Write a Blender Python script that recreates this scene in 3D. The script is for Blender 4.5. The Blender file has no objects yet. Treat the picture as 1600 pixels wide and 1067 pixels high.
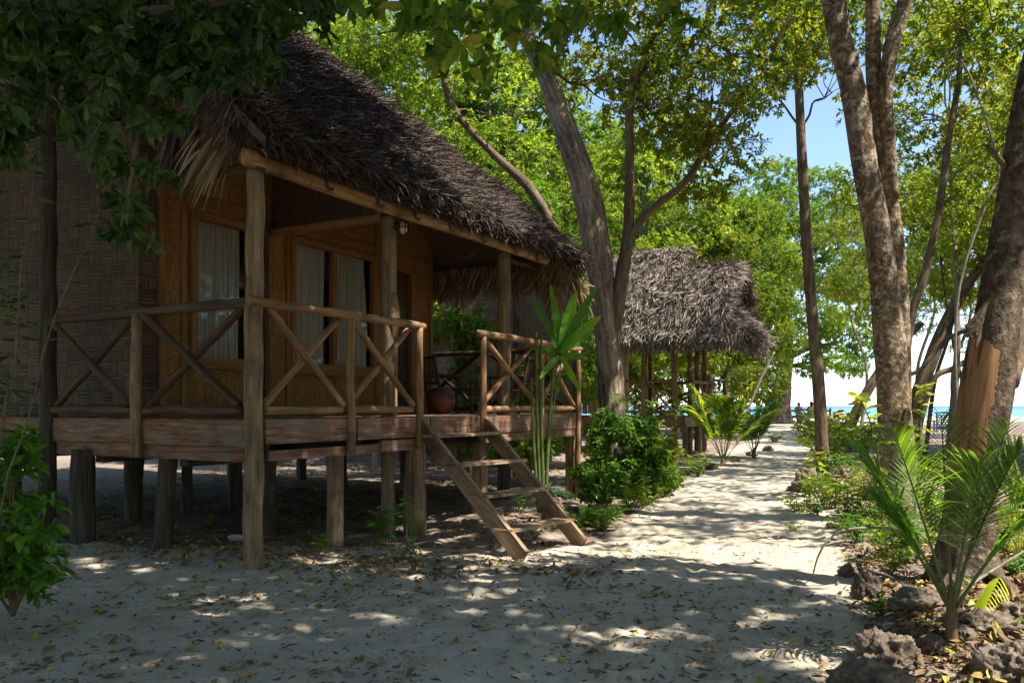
import bpy, math
import numpy as np
from mathutils import Vector, Matrix
R = math.radians
sc = bpy.context.scene
# ---------------- camera, world, sun, exposure ----------------
F = 1286.0                      # focal length in photo pixels (photo 1600 wide)
EYE = 1.5
cam_d = bpy.data.cameras.new('camera'); cam = bpy.data.objects.new('camera', cam_d)
sc.collection.objects.link(cam); sc.camera = cam
cam.location = (0, 0, EYE); cam.rotation_euler = (R(90), 0, 0)
cam_d.sensor_width = 36; cam_d.lens = 36 * F / 1600; cam_d.shift_y = 100.5 / 1600
cam_d.clip_start = 0.05; cam_d.clip_end = 20000
SUN_EL, SUN_AZ = 58.0, -30.0     # azimuth measured from +X towards +Y
w = bpy.data.worlds.new('World'); sc.world = w; w.use_nodes = True
wn = w.node_tree; bg = wn.nodes['Background']
sky = wn.nodes.new('ShaderNodeTexSky'); sky.sky_type = 'NISHITA'; sky.sun_disc = False
sky.sun_elevation = R(SUN_EL); sky.sun_rotation = R(90 - SUN_AZ)
sky.air_density = 0.7; sky.dust_density = 0.3; sky.ozone_density = 0.8
wn.links.new(sky.outputs[0], bg.inputs[0]); bg.inputs[1].default_value = 0.125
sun_d = bpy.data.lights.new('sun', 'SUN'); sun = bpy.data.objects.new('sun', sun_d)
sc.collection.objects.link(sun); sun_d.energy = 3.5; sun_d.angle = R(0.55); sun_d.color = (1, 0.945, 0.86)
sdir = Vector((math.cos(R(SUN_EL)) * math.cos(R(SUN_AZ)), math.cos(R(SUN_EL)) * math.sin(R(SUN_AZ)), math.sin(R(SUN_EL))))
sun.rotation_euler = sdir.to_track_quat('Z', 'Y').to_euler(); sun.location = (20, 10, 30)
sc.view_settings.view_transform = 'Standard'; sc.view_settings.look = 'None'
sc.view_settings.exposure = 1.55; sc.view_settings.gamma = 1
sc.render.engine = 'CYCLES'
cy = sc.cycles; cy.max_bounces = 6; cy.diffuse_bounces = 3; cy.glossy_bounces = 2
cy.transmission_bounces = 4; cy.transparent_max_bounces = 6; cy.use_denoising = True
cy.caustics_reflective = False; cy.caustics_refractive = False

# ---------------- helpers ----------------
rng = np.random.default_rng(7)
def nz(a): return a / (np.linalg.norm(a, axis=-1, keepdims=True) + 1e-9)
def _h(ix, iy, iz):
    n = (ix * 374761393 + iy * 668265263 + iz * 2147483647 * 7 + 1013) & 0xffffffff
    n = ((n ^ (n >> 13)) * 1274126177) & 0xffffffff
    return ((n ^ (n >> 16)) & 0xffff) / 65535.0
def vnoise(p):
    p = np.asarray(p, dtype=float); i = np.floor(p).astype(np.int64); f = p - i; f = f * f * (3 - 2 * f)
    r = 0
    for a in (0, 1):
        for b in (0, 1):
            for c in (0, 1):
                wt = (f[..., 0] if a else 1 - f[..., 0]) * (f[..., 1] if b else 1 - f[..., 1]) * (f[..., 2] if c else 1 - f[..., 2])
                r = r + wt * _h(i[..., 0] + a, i[..., 1] + b, i[..., 2] + c)
    return r
def fbm(p, o=4):
    p = np.asarray(p, dtype=float); r = 0; a = .5; t = 0
    for k in range(o):
        r = r + a * vnoise(p * 2 ** k + 17.3 * k); t += a; a *= .5
    return r / t
def n2(x, y, s, o=3, z=0.): return fbm(np.stack([x * s, y * s, np.zeros_like(x) + z], -1), o)
def sm(a, b, x): t = np.clip((x - a) / (b - a), 0, 1); return t * t * (3 - 2 * t)

class MB:
    def __init__(s): s.V = []; s.Q = []; s.T = []; s.tc = []; s.mk = []; s.n = 0
    def add(s, V, Q=None, T=None, tc=None, mk=None):
        V = np.asarray(V, float).reshape(-1, 3); s.V.append(V)
        if Q is not None and len(Q): s.Q.append(np.asarray(Q, np.int64).reshape(-1, 4) + s.n)
        if T is not None and len(T): s.T.append(np.asarray(T, np.int64).reshape(-1, 3) + s.n)
        s.tc.append(V.copy() if tc is None else np.asarray(tc, float).reshape(-1, 3))
        s.mk.append(np.zeros(len(V)) if mk is None else np.asarray(mk, float).reshape(-1))
        s.n += len(V); return s
    def xf(s, M):
        for i, V in enumerate(s.V):
            s.V[i] = V @ np.array(M.to_3x3()).T + np.array(M.translation)
        return s
OFF = {}
LEAVESMOOTH = True
def build(name, mb, mat, parent=None, smooth=False, loc=None):
    """loc: origin of a top level mesh thing"""
    V = np.concatenate(mb.V); Q = np.concatenate(mb.Q) if mb.Q else np.zeros((0, 4), np.int64)
    T = np.concatenate(mb.T) if mb.T else np.zeros((0, 3), np.int64)
    off = OFF.get(parent, (0, 0, 0)) if parent else (loc if loc is not None else (0, 0, 0))
    V = V - np.array(off)
    me = bpy.data.meshes.new(name); me.vertices.add(len(V)); me.vertices.foreach_set('co', V.astype(np.float32).ravel())
    nl = len(Q) * 4 + len(T) * 3; me.loops.add(nl)
    me.loops.foreach_set('vertex_index', np.concatenate([Q.ravel(), T.ravel()]).astype(np.int32))
    me.polygons.add(len(Q) + len(T))
    st = np.concatenate([np.arange(len(Q)) * 4, len(Q) * 4 + np.arange(len(T)) * 3]).astype(np.int32)
    me.polygons.foreach_set('loop_start', st)
    me.polygons.foreach_set('use_smooth', np.full(len(Q) + len(T), bool(smooth)))
    a = me.attributes.new('tc', 'FLOAT_VECTOR', 'POINT'); a.data.foreach_set('vector', np.concatenate(mb.tc).astype(np.float32).ravel())
    mk = np.concatenate(mb.mk)
    if mk.any():
        a = me.attributes.new('mk', 'FLOAT', 'POINT'); a.data.foreach_set('value', mk.astype(np.float32))
    me.update(calc_edges=True); me.validate()
    if mat: me.materials.append(mat)
    o = bpy.data.objects.new(name, me); sc.collection.objects.link(o)
    if parent: o.parent = parent; OFF[o] = OFF.get(parent, (0, 0, 0))
    else: o.location = off; OFF[o] = tuple(off)
    return o
def tag(o, label=None, cat=None, group=None, kind=None):
    if label: o['label'] = label
    if cat: o['category'] = cat
    if group: o['group'] = group
    if kind: o['kind'] = kind
    return o
def thing(name, label, cat, loc, group=None, rotz=None):
    o = bpy.data.objects.new(name, None); sc.collection.objects.link(o); o.location = loc
    o.empty_display_size = .2
    if rotz is not None: o.rotation_euler = (0, 0, rotz); OFF[o] = (0, 0, 0)
    else: OFF[o] = tuple(loc)
    return tag(o, label, cat, group)
def copy_tree(o, parent=None):
    c = o.copy(); sc.collection.objects.link(c); c.parent = parent
    if not parent: OFF[c] = (0, 0, 0)
    for ch in list(o.children): copy_tree(ch, c)
    return c

def catmull(P, n):
    P = np.asarray(P, float)
    if len(P) < 3: t = np.linspace(0, 1, n)[:, None]; return P[0] * (1 - t) + P[-1] * t
    Q = np.vstack([2 * P[0] - P[1], P, 2 * P[-1] - P[-2]]); m = len(P) - 1
    u = np.linspace(0, m, n); i = np.minimum(u.astype(int), m - 1); t = (u - i)[:, None]
    a, b, c, d = Q[i], Q[i + 1], Q[i + 2], Q[i + 3]
    return .5 * (2 * b + (c - a) * t + (2 * a - 5 * b + 4 * c - d) * t ** 2 + (3 * b - a - 3 * c + d) * t ** 3)
def tube(mb, P, r, segs=8, step=None, n=None, rough=0., rs=(3., 1.), flare=0., seed=0., cap=True, ridge=0., maskfn=None):
    P = np.asarray(P, float); L = np.linalg.norm(np.diff(P, axis=0), axis=1).sum()
    if n is None: n = max(2, int(L / step) + 1) if step else len(P)
    K = np.zeros((len(P), 1)) + np.asarray(r, float).reshape(-1, 1)
    C = catmull(np.hstack([P, K]), n) if n != len(P) or len(P) > 2 else np.hstack([P, K])
    rad = np.maximum(C[:, 3], .001); C = C[:, :3]
    T = nz(np.gradient(C, axis=0)); s = np.concatenate([[0], np.cumsum(np.linalg.norm(np.diff(C, axis=0), axis=1))])
    up = np.array([0, 0, 1.]) if abs(T[0, 2]) < .8 else np.array([0, 1., 0])
    A = np.zeros_like(T); a = nz(np.cross(T[0], up))
    for i in range(n): a = nz(a - T[i] * (a @ T[i])); A[i] = a
    B = np.cross(T, A); th = np.arange(segs) * 2 * math.pi / segs
    ct, st = np.cos(th)[None], np.sin(th)[None]
    rr = rad[:, None] * np.ones((n, segs)); S = s[:, None] * np.ones((n, segs))
    if rough:
        q = np.stack([ct * rs[0] + 0 * S, st * rs[0] + 0 * S, S * rs[1] + seed], -1)
        rr = rr * (1 + rough * 2 * (fbm(q, 3) - .5))
    if ridge:
        q = np.stack([ct * 5 + 0 * S + seed, st * 5 + 0 * S, S * 2.2], -1)
        rr = rr * (1 - ridge * np.abs(fbm(q, 3) - .5) * 2 + ridge * .3)
    if flare:
        lob = 1 + .55 * np.cos(5 * th[None] + seed) + .3 * np.cos(3 * th[None] + 2 * seed)
        rr = rr * (1 + flare * lob * np.exp(-S / (rad[0] * 1.6)))
    V = C[:, None] + rr[..., None] * (ct[..., None] * A[:, None] + st[..., None] * B[:, None])
    i = np.arange(n - 1)[:, None] * segs; j = np.arange(segs)[None]; k = (j + 1) % segs
    Q = np.stack([i + j, i + k, i + segs + k, i + segs + j], -1).reshape(-1, 4)
    tc = np.stack([ct * rad[:, None], st * rad[:, None], S + seed * 3.1], -1)
    mk = maskfn(S, th[None] + 0 * S, V) if maskfn else None
    V = V.reshape(-1, 3); tc = tc.reshape(-1, 3); Tt = []
    if cap:
        V = np.vstack([V, C[0], C[-1]]); tc = np.vstack([tc, tc[0], tc[-1]]); m = n * segs
        j = np.arange(segs); k = (j + 1) % segs
        Tt = np.vstack([np.stack([k, j, j * 0 + m], -1), np.stack([j + (n - 1) * segs, k + (n - 1) * segs, j * 0 + m + 1], -1)])
        if mk is not None: mk = np.concatenate([mk.ravel(), [0, 0]])
    return mb.add(V, Q, Tt, tc, None if mk is None else mk)
def log(mb, a, b, r, seed=None, rough=.1, segs=10):
    """slightly crooked pole"""
    a = np.array(a, float); b = np.array(b, float); seed = rng.random() * 50 if seed is None else seed
    L = np.linalg.norm(b - a); n = max(3, int(L / .35) + 1); t = np.linspace(0, 1, n)[:, None]
    P = a * (1 - t) + b * t; j = rng.normal(0, r * .07, P.shape); j[0] = j[-1] = 0; P = P + j
    rad = r * (1.04 - .1 * t[:, 0]) * (1 + rng.normal(0, .03, n))
    return tube(mb, P, rad, segs, step=.06, rough=rough, rs=(1.6, 2.2), seed=seed)
def box(mb, c, s, rot=None, long=None, jit=0., bev=0.):
    """box centred c size s; long = axis index of the grain"""
    c = np.array(c, float); s = np.array(s, float) / 2
    g = np.array([[x, y, z] for x in (-1, 1) for y in (-1, 1) for z in (-1, 1)], float) * s
    if jit: g = g + rng.normal(0, jit, g.shape)
    Q = [[0, 1, 3, 2], [4, 6, 7, 5], [0, 4, 5, 1], [2, 3, 7, 6], [0, 2, 6, 4], [1, 5, 7, 3]]
    V = []; FQ = []
    for q in Q:                       # unshared corners: crisp edges
        FQ.append([len(V), len(V) + 1, len(V) + 2, len(V) + 3]); V += [g[k] for k in q]
    V = np.array(V); tc = V.copy(); long = int(np.argmax(s)) if long is None else long
    order = [k for k in range(3) if k != long] + [long]; tc = tc[:, order] + rng.random(3) * 9
    if rot is not None: V = V @ np.array(rot).T
    return mb.add(V + c, FQ, None, tc)
def plank(mb, a, b, wd, th, up=(0, 0, 1)):
    """board from a to b, width wd along up-ish, thickness th"""
    a = np.array(a, float); b = np.array(b, float); d = nz(b - a); s = nz(np.cross(d, up)); u = np.cross(s, d)
    return box(mb, (a + b) / 2, (np.linalg.norm(b - a), th, wd), np.stack([d, s, u], 1), long=0, jit=.002)

# leaf templates
def tmpl(kind):
    if kind == 'far':
        V = np.array([[0, 0, 0], [.45, .5, .12], [1, 0, -.12], [.45, -.5, .12]]); return V, None, np.array([[0, 2, 1], [0, 3, 2]])
    if kind == 'mid':
        V = np.array([[0, 0, 0], [.35, .46, .1], [.75, .36, .0], [1, 0, -.2], [.75, -.36, .0], [.35, -.46, .1], [.5, 0, 0.]])
        return V, np.array([[0, 6, 2, 1], [6, 3, 2, 2][:4]])[:1], np.array([[6, 3, 2], [0, 5, 6], [5, 4, 6], [6, 4, 3]])
    t = np.array([0, .1, .3, .55, .8, 1]); hw = np.array([.02, .2, .43, .5, .33, 0]); z = -.22 * t ** 2 + .05 * np.sin(t * 9)
    S = np.stack([t, 0 * t, z], -1); Lf = np.stack([t, hw, z + hw * .22], -1)[1:5]; Rt = Lf * [1, -1, 1]
    V = np.vstack([S, Lf, Rt]); Q = []; T = []
    for o in (6, 10):
        for i in range(3): Q.append([1 + i, 2 + i, o + i + 1, o + i])
        T += [[0, 1, o], [4, 5, o + 3]]
    return V, np.array(Q), np.array(T)
TM = {k: tmpl(k) for k in ('far', 'mid', 'near')}
def leaves(mb, P, D, N, L, W, kind='far', mk=None):
    V, Q, T = TM[kind]; k = len(V); n = len(P)
    D = nz(D); N = nz(N - D * (N * D).sum(-1, keepdims=True)); S = np.cross(N, D)
    L = np.asarray(L) + np.zeros(n); W = np.asarray(W) + np.zeros(n)
    X = P[:, None] + V[None, :, 0:1] * (L[:, None, None] * D[:, None]) + V[None, :, 1:2] * (W[:, None, None] * S[:, None]) + V[None, :, 2:3] * (L[:, None, None] * N[:, None])
    b = (np.arange(n) * k)[:, None, None]
    tc = np.broadcast_to(V, (n, k, 3)).reshape(-1, 3)
    mb.add(X.reshape(-1, 3), None if Q is None else (Q[None] + b).reshape(-1, 4), None if T is None else (T[None] + b).reshape(-1, 3), tc,
           None if mk is None else np.repeat(mk, k))
def rdir(n, r=None):
    r = r or rng; return nz(r.normal(size=(n, 3)))
def whorls(mb, C, D, nl, L, W=.42, spread=70, kind='far', droop=.25, twig=.12):
    """nl leaves round each twig tip C pointing D"""
    C = np.asarray(C); D = nz(np.asarray(D)); m = len(C)
    a = nz(np.cross(D, rdir(m))); b = np.cross(D, a)
    ph = (np.arange(nl)[None] * 2.4 + rng.random((m, 1)) * 6.3 + rng.normal(0, .25, (m, nl)))
    sp = np.radians(spread) * (.5 + .7 * rng.random((m, nl)))
    rad = np.cos(ph)[..., None] * a[:, None] + np.sin(ph)[..., None] * b[:, None]
    d = np.cos(sp)[..., None] * D[:, None] + np.sin(sp)[..., None] * rad; d[..., 2] -= droop * (.4 + rng.random((m, nl)))
    d = nz(d); Ls = L * (.6 + .6 * rng.random((m, nl)))
    p = C[:, None] - D[:, None] * (twig * rng.random((m, nl)))[..., None]
    N = D[:, None] * .8 + np.array([0, 0, .5]) + rng.normal(0, .35, d.shape)
    leaves(mb, p.reshape(-1, 3), d.reshape(-1, 3), N.reshape(-1, 3), Ls.ravel(), (Ls * W).ravel(), kind)
def crown_pts(clumps, n, gap=.42, ns=1.3, inner=.45):
    cl = np.array(clumps, float); wgt = cl[:, 3] ** 2; wgt /= wgt.sum()
    i = rng.choice(len(cl), n * 2, p=wgt); d = rdir(n * 2); rr = inner + (1 - inner) * rng.random(n * 2) ** .6
    rad = cl[i, 3:4] * np.array([1, 1, .72]); o = d * rr[:, None]; P = cl[i, :3] + o * rad
    q = fbm(P * ns, 2); keep = q > gap; P, d = P[keep][:n], d[keep][:n]
    D = nz(d * .8 + [0, 0, .45] + rng.normal(0, .35, d.shape)); return P, D

# ground height
def gz(x, y):
    x = np.asarray(x, float); y = np.asarray(y, float)
    z = .42 * sm(18, 52, y) - .75 * sm(62, 150, y) - .2 * np.exp(-((x - 1.0) ** 2 + (y - 10.8) ** 2) / 10.)
    bank = sm(0, .8, x - xr(y)) * (1 - sm(30, 45, y)); z = z + bank * (.09 + .16 * (n2(x, y, .9) - .4))
    return z
_RY = [-4, 3, 4.45, 6.1, 7.9, 11.4, 15.6, 20, 29, 42, 60]; _RX = [1.4, 1.7, 1.87, 2.5, 3.15, 4.4, 5.4, 6.9, 11, 16, 40]
_LY = [8.6, 9.0, 9.8, 11.6, 14.2, 20, 25.4, 34, 50, 60]; _LX = [-30, -2.5, 1.0, 1.65, 2.55, 3.8, 6.5, 10.3, 14.2, -20]
def xr(y): return np.interp(y, _RY, _RX)
def xl(y): return np.interp(y, _LY, _LX)
def P(px, py, Y): return np.array([(px - 800) / F * Y, Y, EYE - (py - 634) / F * Y])
def G(px, py):
    """point on the ground seen at photo pixel"""
    Y = EYE * F / max(py - 634, 4)
    for _ in range(30): 
        x = (px - 800) / F * Y; Y = .5 * Y + .5 * (EYE - float(gz(x, Y))) * F / max(py - 634, 4)
    x = (px - 800) / F * Y; return np.array([x, Y, float(gz(x, Y))])

# ---------------- materials ----------------
def mat(name):
    m = bpy.data.materials.new(name); m.use_nodes = True; nt = m.node_tree; b = nt.nodes['Principled BSDF']; return m, nt, b
class NT:
    def __init__(s, nt): s.nt = nt
    def n(s, t, **k):
        x = s.nt.nodes.new('ShaderNode' + t)
        for a, v in k.items(): setattr(x, a, v)
        return x
    def l(s, a, b): s.nt.links.new(a, b)
    def attr(s, nm): x = s.n('Attribute'); x.attribute_name = nm; return x
    def noise(s, vec, scale, det=4, rough=.55, msc=None, dist=0.):
        if msc is not None:
            mp = s.n('Mapping'); s.l(vec, mp.inputs[0]); mp.inputs['Scale'].default_value = msc; vec = mp.outputs[0]
        x = s.n('TexNoise'); s.l(vec, x.inputs['Vector']); x.inputs['Scale'].default_value = scale; x.inputs['Detail'].default_value = det
        x.inputs['Roughness'].default_value = rough; x.inputs['Distortion'].default_value = dist; return x.outputs[0]
    def ramp(s, f, cols, interp='LINEAR'):
        x = s.n('ValToRGB'); x.color_ramp.interpolation = interp; e = x.color_ramp.elements
        while len(e) < len(cols): e.new(.5)
        for i, (p, c) in enumerate(cols):
            e[i].position = p; e[i].color = (*c, 1) if len(c) == 3 else c
        s.l(f, x.inputs[0]); return x.outputs[0]
    def mix(s, f, a, b, bt='MIX'):
        x = s.n('Mix', data_type='RGBA', blend_type=bt)
        for i, v in ((0, f), (6, a), (7, b)):
            if hasattr(v, 'links'): s.l(v, x.inputs[i])
            else: x.inputs[i].default_value = v if i == 0 else (*v, 1)
        return x.outputs[2]
    def m(s, op, a, b=None, c=None):
        x = s.n('Math', operation=op)
        for i, v in enumerate((a, b, c)):
            if v is None: continue
            if hasattr(v, 'links'): s.l(v, x.inputs[i])
            else: x.inputs[i].default_value = v
        return x.outputs[0]
    def bump(s, h, d=.01, st=1., nrm=None):
        x = s.n('Bump'); s.l(h, x.inputs['Height']); x.inputs['Distance'].default_value = d; x.inputs['Strength'].default_value = st
        if nrm: s.l(nrm, x.inputs['Normal'])
        return x.outputs[0]
def m_wood(name, cols, msc=(30, 30, 2.2), rough=.75, bump=.004, blot=None, blots=2.5, crack=.5):
    m, nt, b = mat(name); N = NT(nt); tc = N.attr('tc').outputs['Vector']; oi = N.n('ObjectInfo').outputs['Random']
    va = N.n('VectorMath', operation='ADD'); cb = N.n('CombineXYZ'); N.l(N.m('MULTIPLY', oi, 37.), cb.inputs[2]); N.l(tc, va.inputs[0]); N.l(cb.outputs[0], va.inputs[1]); v = va.outputs[0]
    f = N.noise(v, 1, 5, .6, msc); g = N.noise(v, 1, 2, .5, (4, 4, 1.5)); f2 = N.m('ADD', N.m('MULTIPLY', f, .75), N.m('MULTIPLY', g, .35))
    c = N.ramp(f2, cols)
    if blot: c = N.mix(N.ramp(N.noise(v, blots, 3, .6), [(.5, (0, 0, 0)), (.68, (1, 1, 1))]), c, blot)
    cr = N.noise(v, 1, 3, .7, (msc[0] * 2, msc[1] * 2, msc[2] * .7)); crk = N.ramp(cr, [(.34, (0, 0, 0)), (.42, (1, 1, 1))])
    c = N.mix(N.m('MULTIPLY', N.m('SUBTRACT', 1., crk), crack), c, (cols[0][1][0] * .3, cols[0][1][1] * .3, cols[0][1][2] * .3))
    N.l(c, b.inputs['Base Color']); b.inputs['Roughness'].default_value = rough; b.inputs['Specular IOR Level'].default_value = .25
    h = N.m('ADD', f, N.m('MULTIPLY', crk, .7)); N.l(N.bump(h, bump), b.inputs['Normal']); return m
M = {}
M['log'] = m_wood('weathered_log', [(.3, (.08, .042, .02)), (.5, (.23, .125, .055)), (.62, (.34, .2, .095)), (.75, (.42, .29, .165))], blot=(.15, .1, .06), crack=.75)
M['logdark'] = m_wood('dark_log', [(.35, (.035, .02, .012)), (.55, (.09, .052, .03)), (.75, (.18, .115, .07))])
M['post'] = m_wood('round_post', [(.3, (.085, .055, .03)), (.5, (.22, .145, .078)), (.7, (.36, .255, .15))], msc=(22, 22, 2.), blot=(.13, .09, .055), crack=.8)
M['board'] = m_wood('deck_timber', [(.3, (.06, .027, .016)), (.48, (.19, .09, .05)), (.6, (.28, .155, .098)), (.78, (.44, .33, .24))], msc=(26, 26, 3), blot=(.2, .155, .115), blots=4.)
M['stair'] = m_wood('stair_timber', [(.3, (.1, .065, .038)), (.5, (.27, .175, .1)), (.62, (.38, .26, .16)), (.78, (.5, .39, .28))], msc=(26, 26, 2.4), blot=(.15, .1, .075))
M['trim'] = m_wood('varnished_trim', [(.3, (.12, .05, .016)), (.5, (.22, .1, .03)), (.72, (.32, .16, .055))], msc=(40, 40, 2), rough=.5, bump=.0012, crack=.2)
M['bamboo'] = m_wood('bamboo_beam', [(.35, (.12, .06, .022)), (.5, (.27, .145, .055)), (.66, (.42, .25, .11))], msc=(24, 24, 1.6), rough=.5, bump=.002, blot=(.12, .065, .03), crack=.6)
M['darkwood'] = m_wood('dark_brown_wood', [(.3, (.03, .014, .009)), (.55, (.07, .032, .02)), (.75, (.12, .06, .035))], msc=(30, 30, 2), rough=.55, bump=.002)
M['under'] = m_wood('shaded_stilt_wood', [(.3, (.02, .016, .012)), (.55, (.06, .045, .034)), (.75, (.13, .1, .075))])  # dark wood: the shade under the decks is put into its colour

def m_panel():
    m, nt, b = mat('carved_ply_panel'); N = NT(nt); co = N.n('TexCoord').outputs['Object']
    w1 = N.noise(co, 1, 3, .6, (16, 16, 5.5), 1.6); v = N.n('TexVoronoi'); mp = N.n('Mapping'); N.l(co, mp.inputs[0]); mp.inputs['Scale'].default_value = (19, 19, 8)
    N.l(mp.outputs[0], v.inputs['Vector']); v.inputs['Randomness'].default_value = .9
    big = N.noise(co, 1.3, 3)
    c = N.ramp(N.m('ADD', N.m('MULTIPLY', v.outputs['Distance'], .5), N.m('MULTIPLY', w1, .5)), [(.33, (.12, .038, .007)), (.43, (.34, .145, .03)), (.56, (.6, .3, .08))])
    c = N.mix(N.ramp(big, [(.35, (0, 0, 0)), (.7, (.35, .35, .35))]), c, (.17, .075, .02)); N.l(c, b.inputs['Base Color'])
    b.inputs['Roughness'].default_value = .48; h = N.m('ADD', v.outputs['Distance'], w1); N.l(N.bump(h, .03, 1.), b.inputs['Normal']); return m
M['panel'] = m_panel()
def m_woven(name, c0, c1, cell=.17, sub=3.):
    m, nt, b = mat(name); N = NT(nt); tc = N.attr('tc').outputs['Vector']
    wob = N.noise(tc, 2.6, 3); va = N.n('VectorMath', operation='ADD'); cb = N.n('CombineXYZ'); d = N.m('MULTIPLY', N.m('SUBTRACT', wob, .5), .09)
    N.l(d, cb.inputs[0]); N.l(d, cb.inputs[1]); N.l(tc, va.inputs[0]); N.l(cb.outputs[0], va.inputs[1])
    sx = N.n('SeparateXYZ'); N.l(va.outputs[0], sx.inputs[0]); X = N.m('DIVIDE', sx.outputs[0], cell); Y = N.m('DIVIDE', sx.outputs[1], cell * .8)
    ix, iy = N.m('FLOOR', X), N.m('FLOOR', Y); par = N.m('FRACT', N.m('MULTIPLY', N.m('ADD', ix, iy), .5)); par = N.m('GREATER_THAN', par, .25)
    fx, fy = N.m('FRACT', X), N.m('FRACT', Y)
    def strip(f, g, other):
        s = N.m('MULTIPLY', f, sub); fr = N.m('FRACT', s); e = N.m('SUBTRACT', 1., N.m('POWER', N.m('ABSOLUTE', N.m('SUBTRACT', N.m('MULTIPLY', fr, 2.), 1.)), 5.))
        o = N.m('SUBTRACT', 1., N.m('POWER', N.m('ABSOLUTE', N.m('SUBTRACT', N.m('MULTIPLY', other, 2.), 1.)), 6.)); return N.m('MULTIPLY', e, o), N.m('FLOOR', s)
    h1, i1 = strip(fy, 0, fx); h2, i2 = strip(fx, 0, fy)
    mixn = lambda a, c: N.m('ADD', N.m('MULTIPLY', a, par), N.m('MULTIPLY', c, N.m('SUBTRACT', 1., par)))
    h = mixn(h1, h2); idx = mixn(i1, i2); wnz = N.n('TexWhiteNoise'); c3 = N.n('CombineXYZ'); N.l(N.m('ADD', ix, N.m('MULTIPLY', idx, 13.7)), c3.inputs[0]); N.l(N.m('ADD', iy, N.m('MULTIPLY', par, 7.3)), c3.inputs[1]); N.l(c3.outputs[0], wnz.inputs['Vector'])
    fib = N.noise(tc, 60, 2); blot = N.noise(tc, 1.1, 4)
    f = N.m('ADD', N.m('MULTIPLY', wnz.outputs['Value'], .6), N.m('MULTIPLY', fib, .4)); c = N.mix(f, c0, c1); c = N.mix(N.ramp(blot, [(.4, (0, 0, 0)), (.7, (.55, .55, .55))]), c, tuple(x * .5 for x in c0))
    c = N.mix(N.ramp(h, [(0, (.92, .92, .92)), (.5, (0, 0, 0))]), c, tuple(x * .25 for x in c0)); N.l(c, b.inputs['Base Color']); b.inputs['Roughness'].default_value = .7
    N.l(N.bump(N.m('ADD', h, N.m('MULTIPLY', fib, .3)), .014, 1.), b.inputs['Normal']); return m
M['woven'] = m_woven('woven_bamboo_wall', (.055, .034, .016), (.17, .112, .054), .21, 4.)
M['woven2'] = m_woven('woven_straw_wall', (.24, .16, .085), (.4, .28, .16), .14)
def m_leaf(name, cols, trans=.45, rough=.42, tcol=2.4, spec=.35, vein=True):
    m, nt, b = mat(name); N = NT(nt); g = N.n('NewGeometry'); oi = N.n('ObjectInfo').outputs['Random']
    r = g.outputs['Random Per Island']; f = N.m('FRACT', N.m('ADD', r, 0.)); c = N.ramp(f, cols)
    pn = N.noise(N.n('TexCoord').outputs['Object'], .45, 2); c = N.mix(N.ramp(pn, [(.35, (0, 0, 0)), (.7, (.45, .45, .45))]), c, cols[0][1])
    hs = N.n('HueSaturation'); N.l(c, hs.inputs['Color']); N.l(N.m('ADD', .485, N.m('MULTIPLY', oi, .03)), hs.inputs['Hue']); N.l(N.m('ADD', .85, N.m('MULTIPLY', oi, .3)), hs.inputs['Value']); c = hs.outputs[0]
    if vein:
        tc = N.n('SeparateXYZ'); N.l(N.attr('tc').outputs['Vector'], tc.inputs[0])
        rib = N.m('LESS_THAN', N.m('ABSOLUTE', tc.outputs[1]), .035); c = N.mix(N.m('MULTIPLY', rib, .35), c, (.2, .26, .08))
    N.l(c, b.inputs['Base Color']); b.inputs['Roughness'].default_value = rough; b.inputs['Specular IOR Level'].default_value = spec
    t = N.n('BsdfTranslucent'); k = N.mix(1., c, (tcol * 1.15, tcol, tcol * .35), 'MULTIPLY'); N.l(k, t.inputs[0])
    mx = N.n('MixShader'); mx.inputs[0].default_value = trans; N.l(b.outputs[0], mx.inputs[1]); N.l(t.outputs[0], mx.inputs[2])
    N.l(mx.outputs[0], nt.nodes['Material Output'].inputs['Surface']); return m
M['leaf'] = m_leaf('tree_leaves', [(0, (.04, .09, .012)), (.4, (.09, .165, .02)), (.85, (.16, .235, .032)), (1, (.3, .28, .05))], .5)
M['leafy'] = m_leaf('yellow_green_leaves', [(0, (.065, .12, .014)), (.4, (.14, .21, .024)), (.85, (.24, .3, .038)), (1, (.4, .36, .07))], .55)
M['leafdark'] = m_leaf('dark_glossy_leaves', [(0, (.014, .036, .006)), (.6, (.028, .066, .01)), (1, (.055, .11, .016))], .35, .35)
M['shrub'] = m_leaf('shrub_leaves', [(0, (.035, .1, .012)), (.5, (.08, .19, .02)), (1, (.17, .3, .035))], .45, .35)
M['palm'] = m_leaf('palm_leaves', [(0, (.05, .13, .014)), (.5, (.11, .24, .025)), (1, (.22, .36, .04))], .45, .38)
M['blue_leaf'] = m_leaf('waxy_leaves', [(0, (.03, .09, .045)), (.5, (.06, .15, .07)), (1, (.1, .2, .09))], .3, .3)
M['yleaf'] = m_leaf('yellowing_leaf', [(0, (.35, .42, .03)), (1, (.42, .5, .05))], .5)
def m_litter(name, cols):
    m, nt, b = mat(name); N = NT(nt); c = N.ramp(N.n('NewGeometry').outputs['Random Per Island'], cols); N.l(c, b.inputs['Base Color']); b.inputs['Roughness'].default_value = .7; return m
M['litter'] = m_litter('fallen_leaves', [(0, (.12, .07, .035)), (.35, (.2, .11, .05)), (.6, (.3, .17, .07)), (.8, (.38, .26, .06)), (.93, (.42, .36, .06)), (1, (.25, .3, .05))])
M['litter2'] = m_litter('yellow_fallen_leaves', [(0, (.4, .2, .04)), (.5, (.42, .33, .05)), (1, (.3, .34, .06))])
M['debris'] = m_litter('twig_debris', [(0, (.04, .03, .02)), (.6, (.1, .075, .05)), (1, (.2, .16, .11))])
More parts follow.
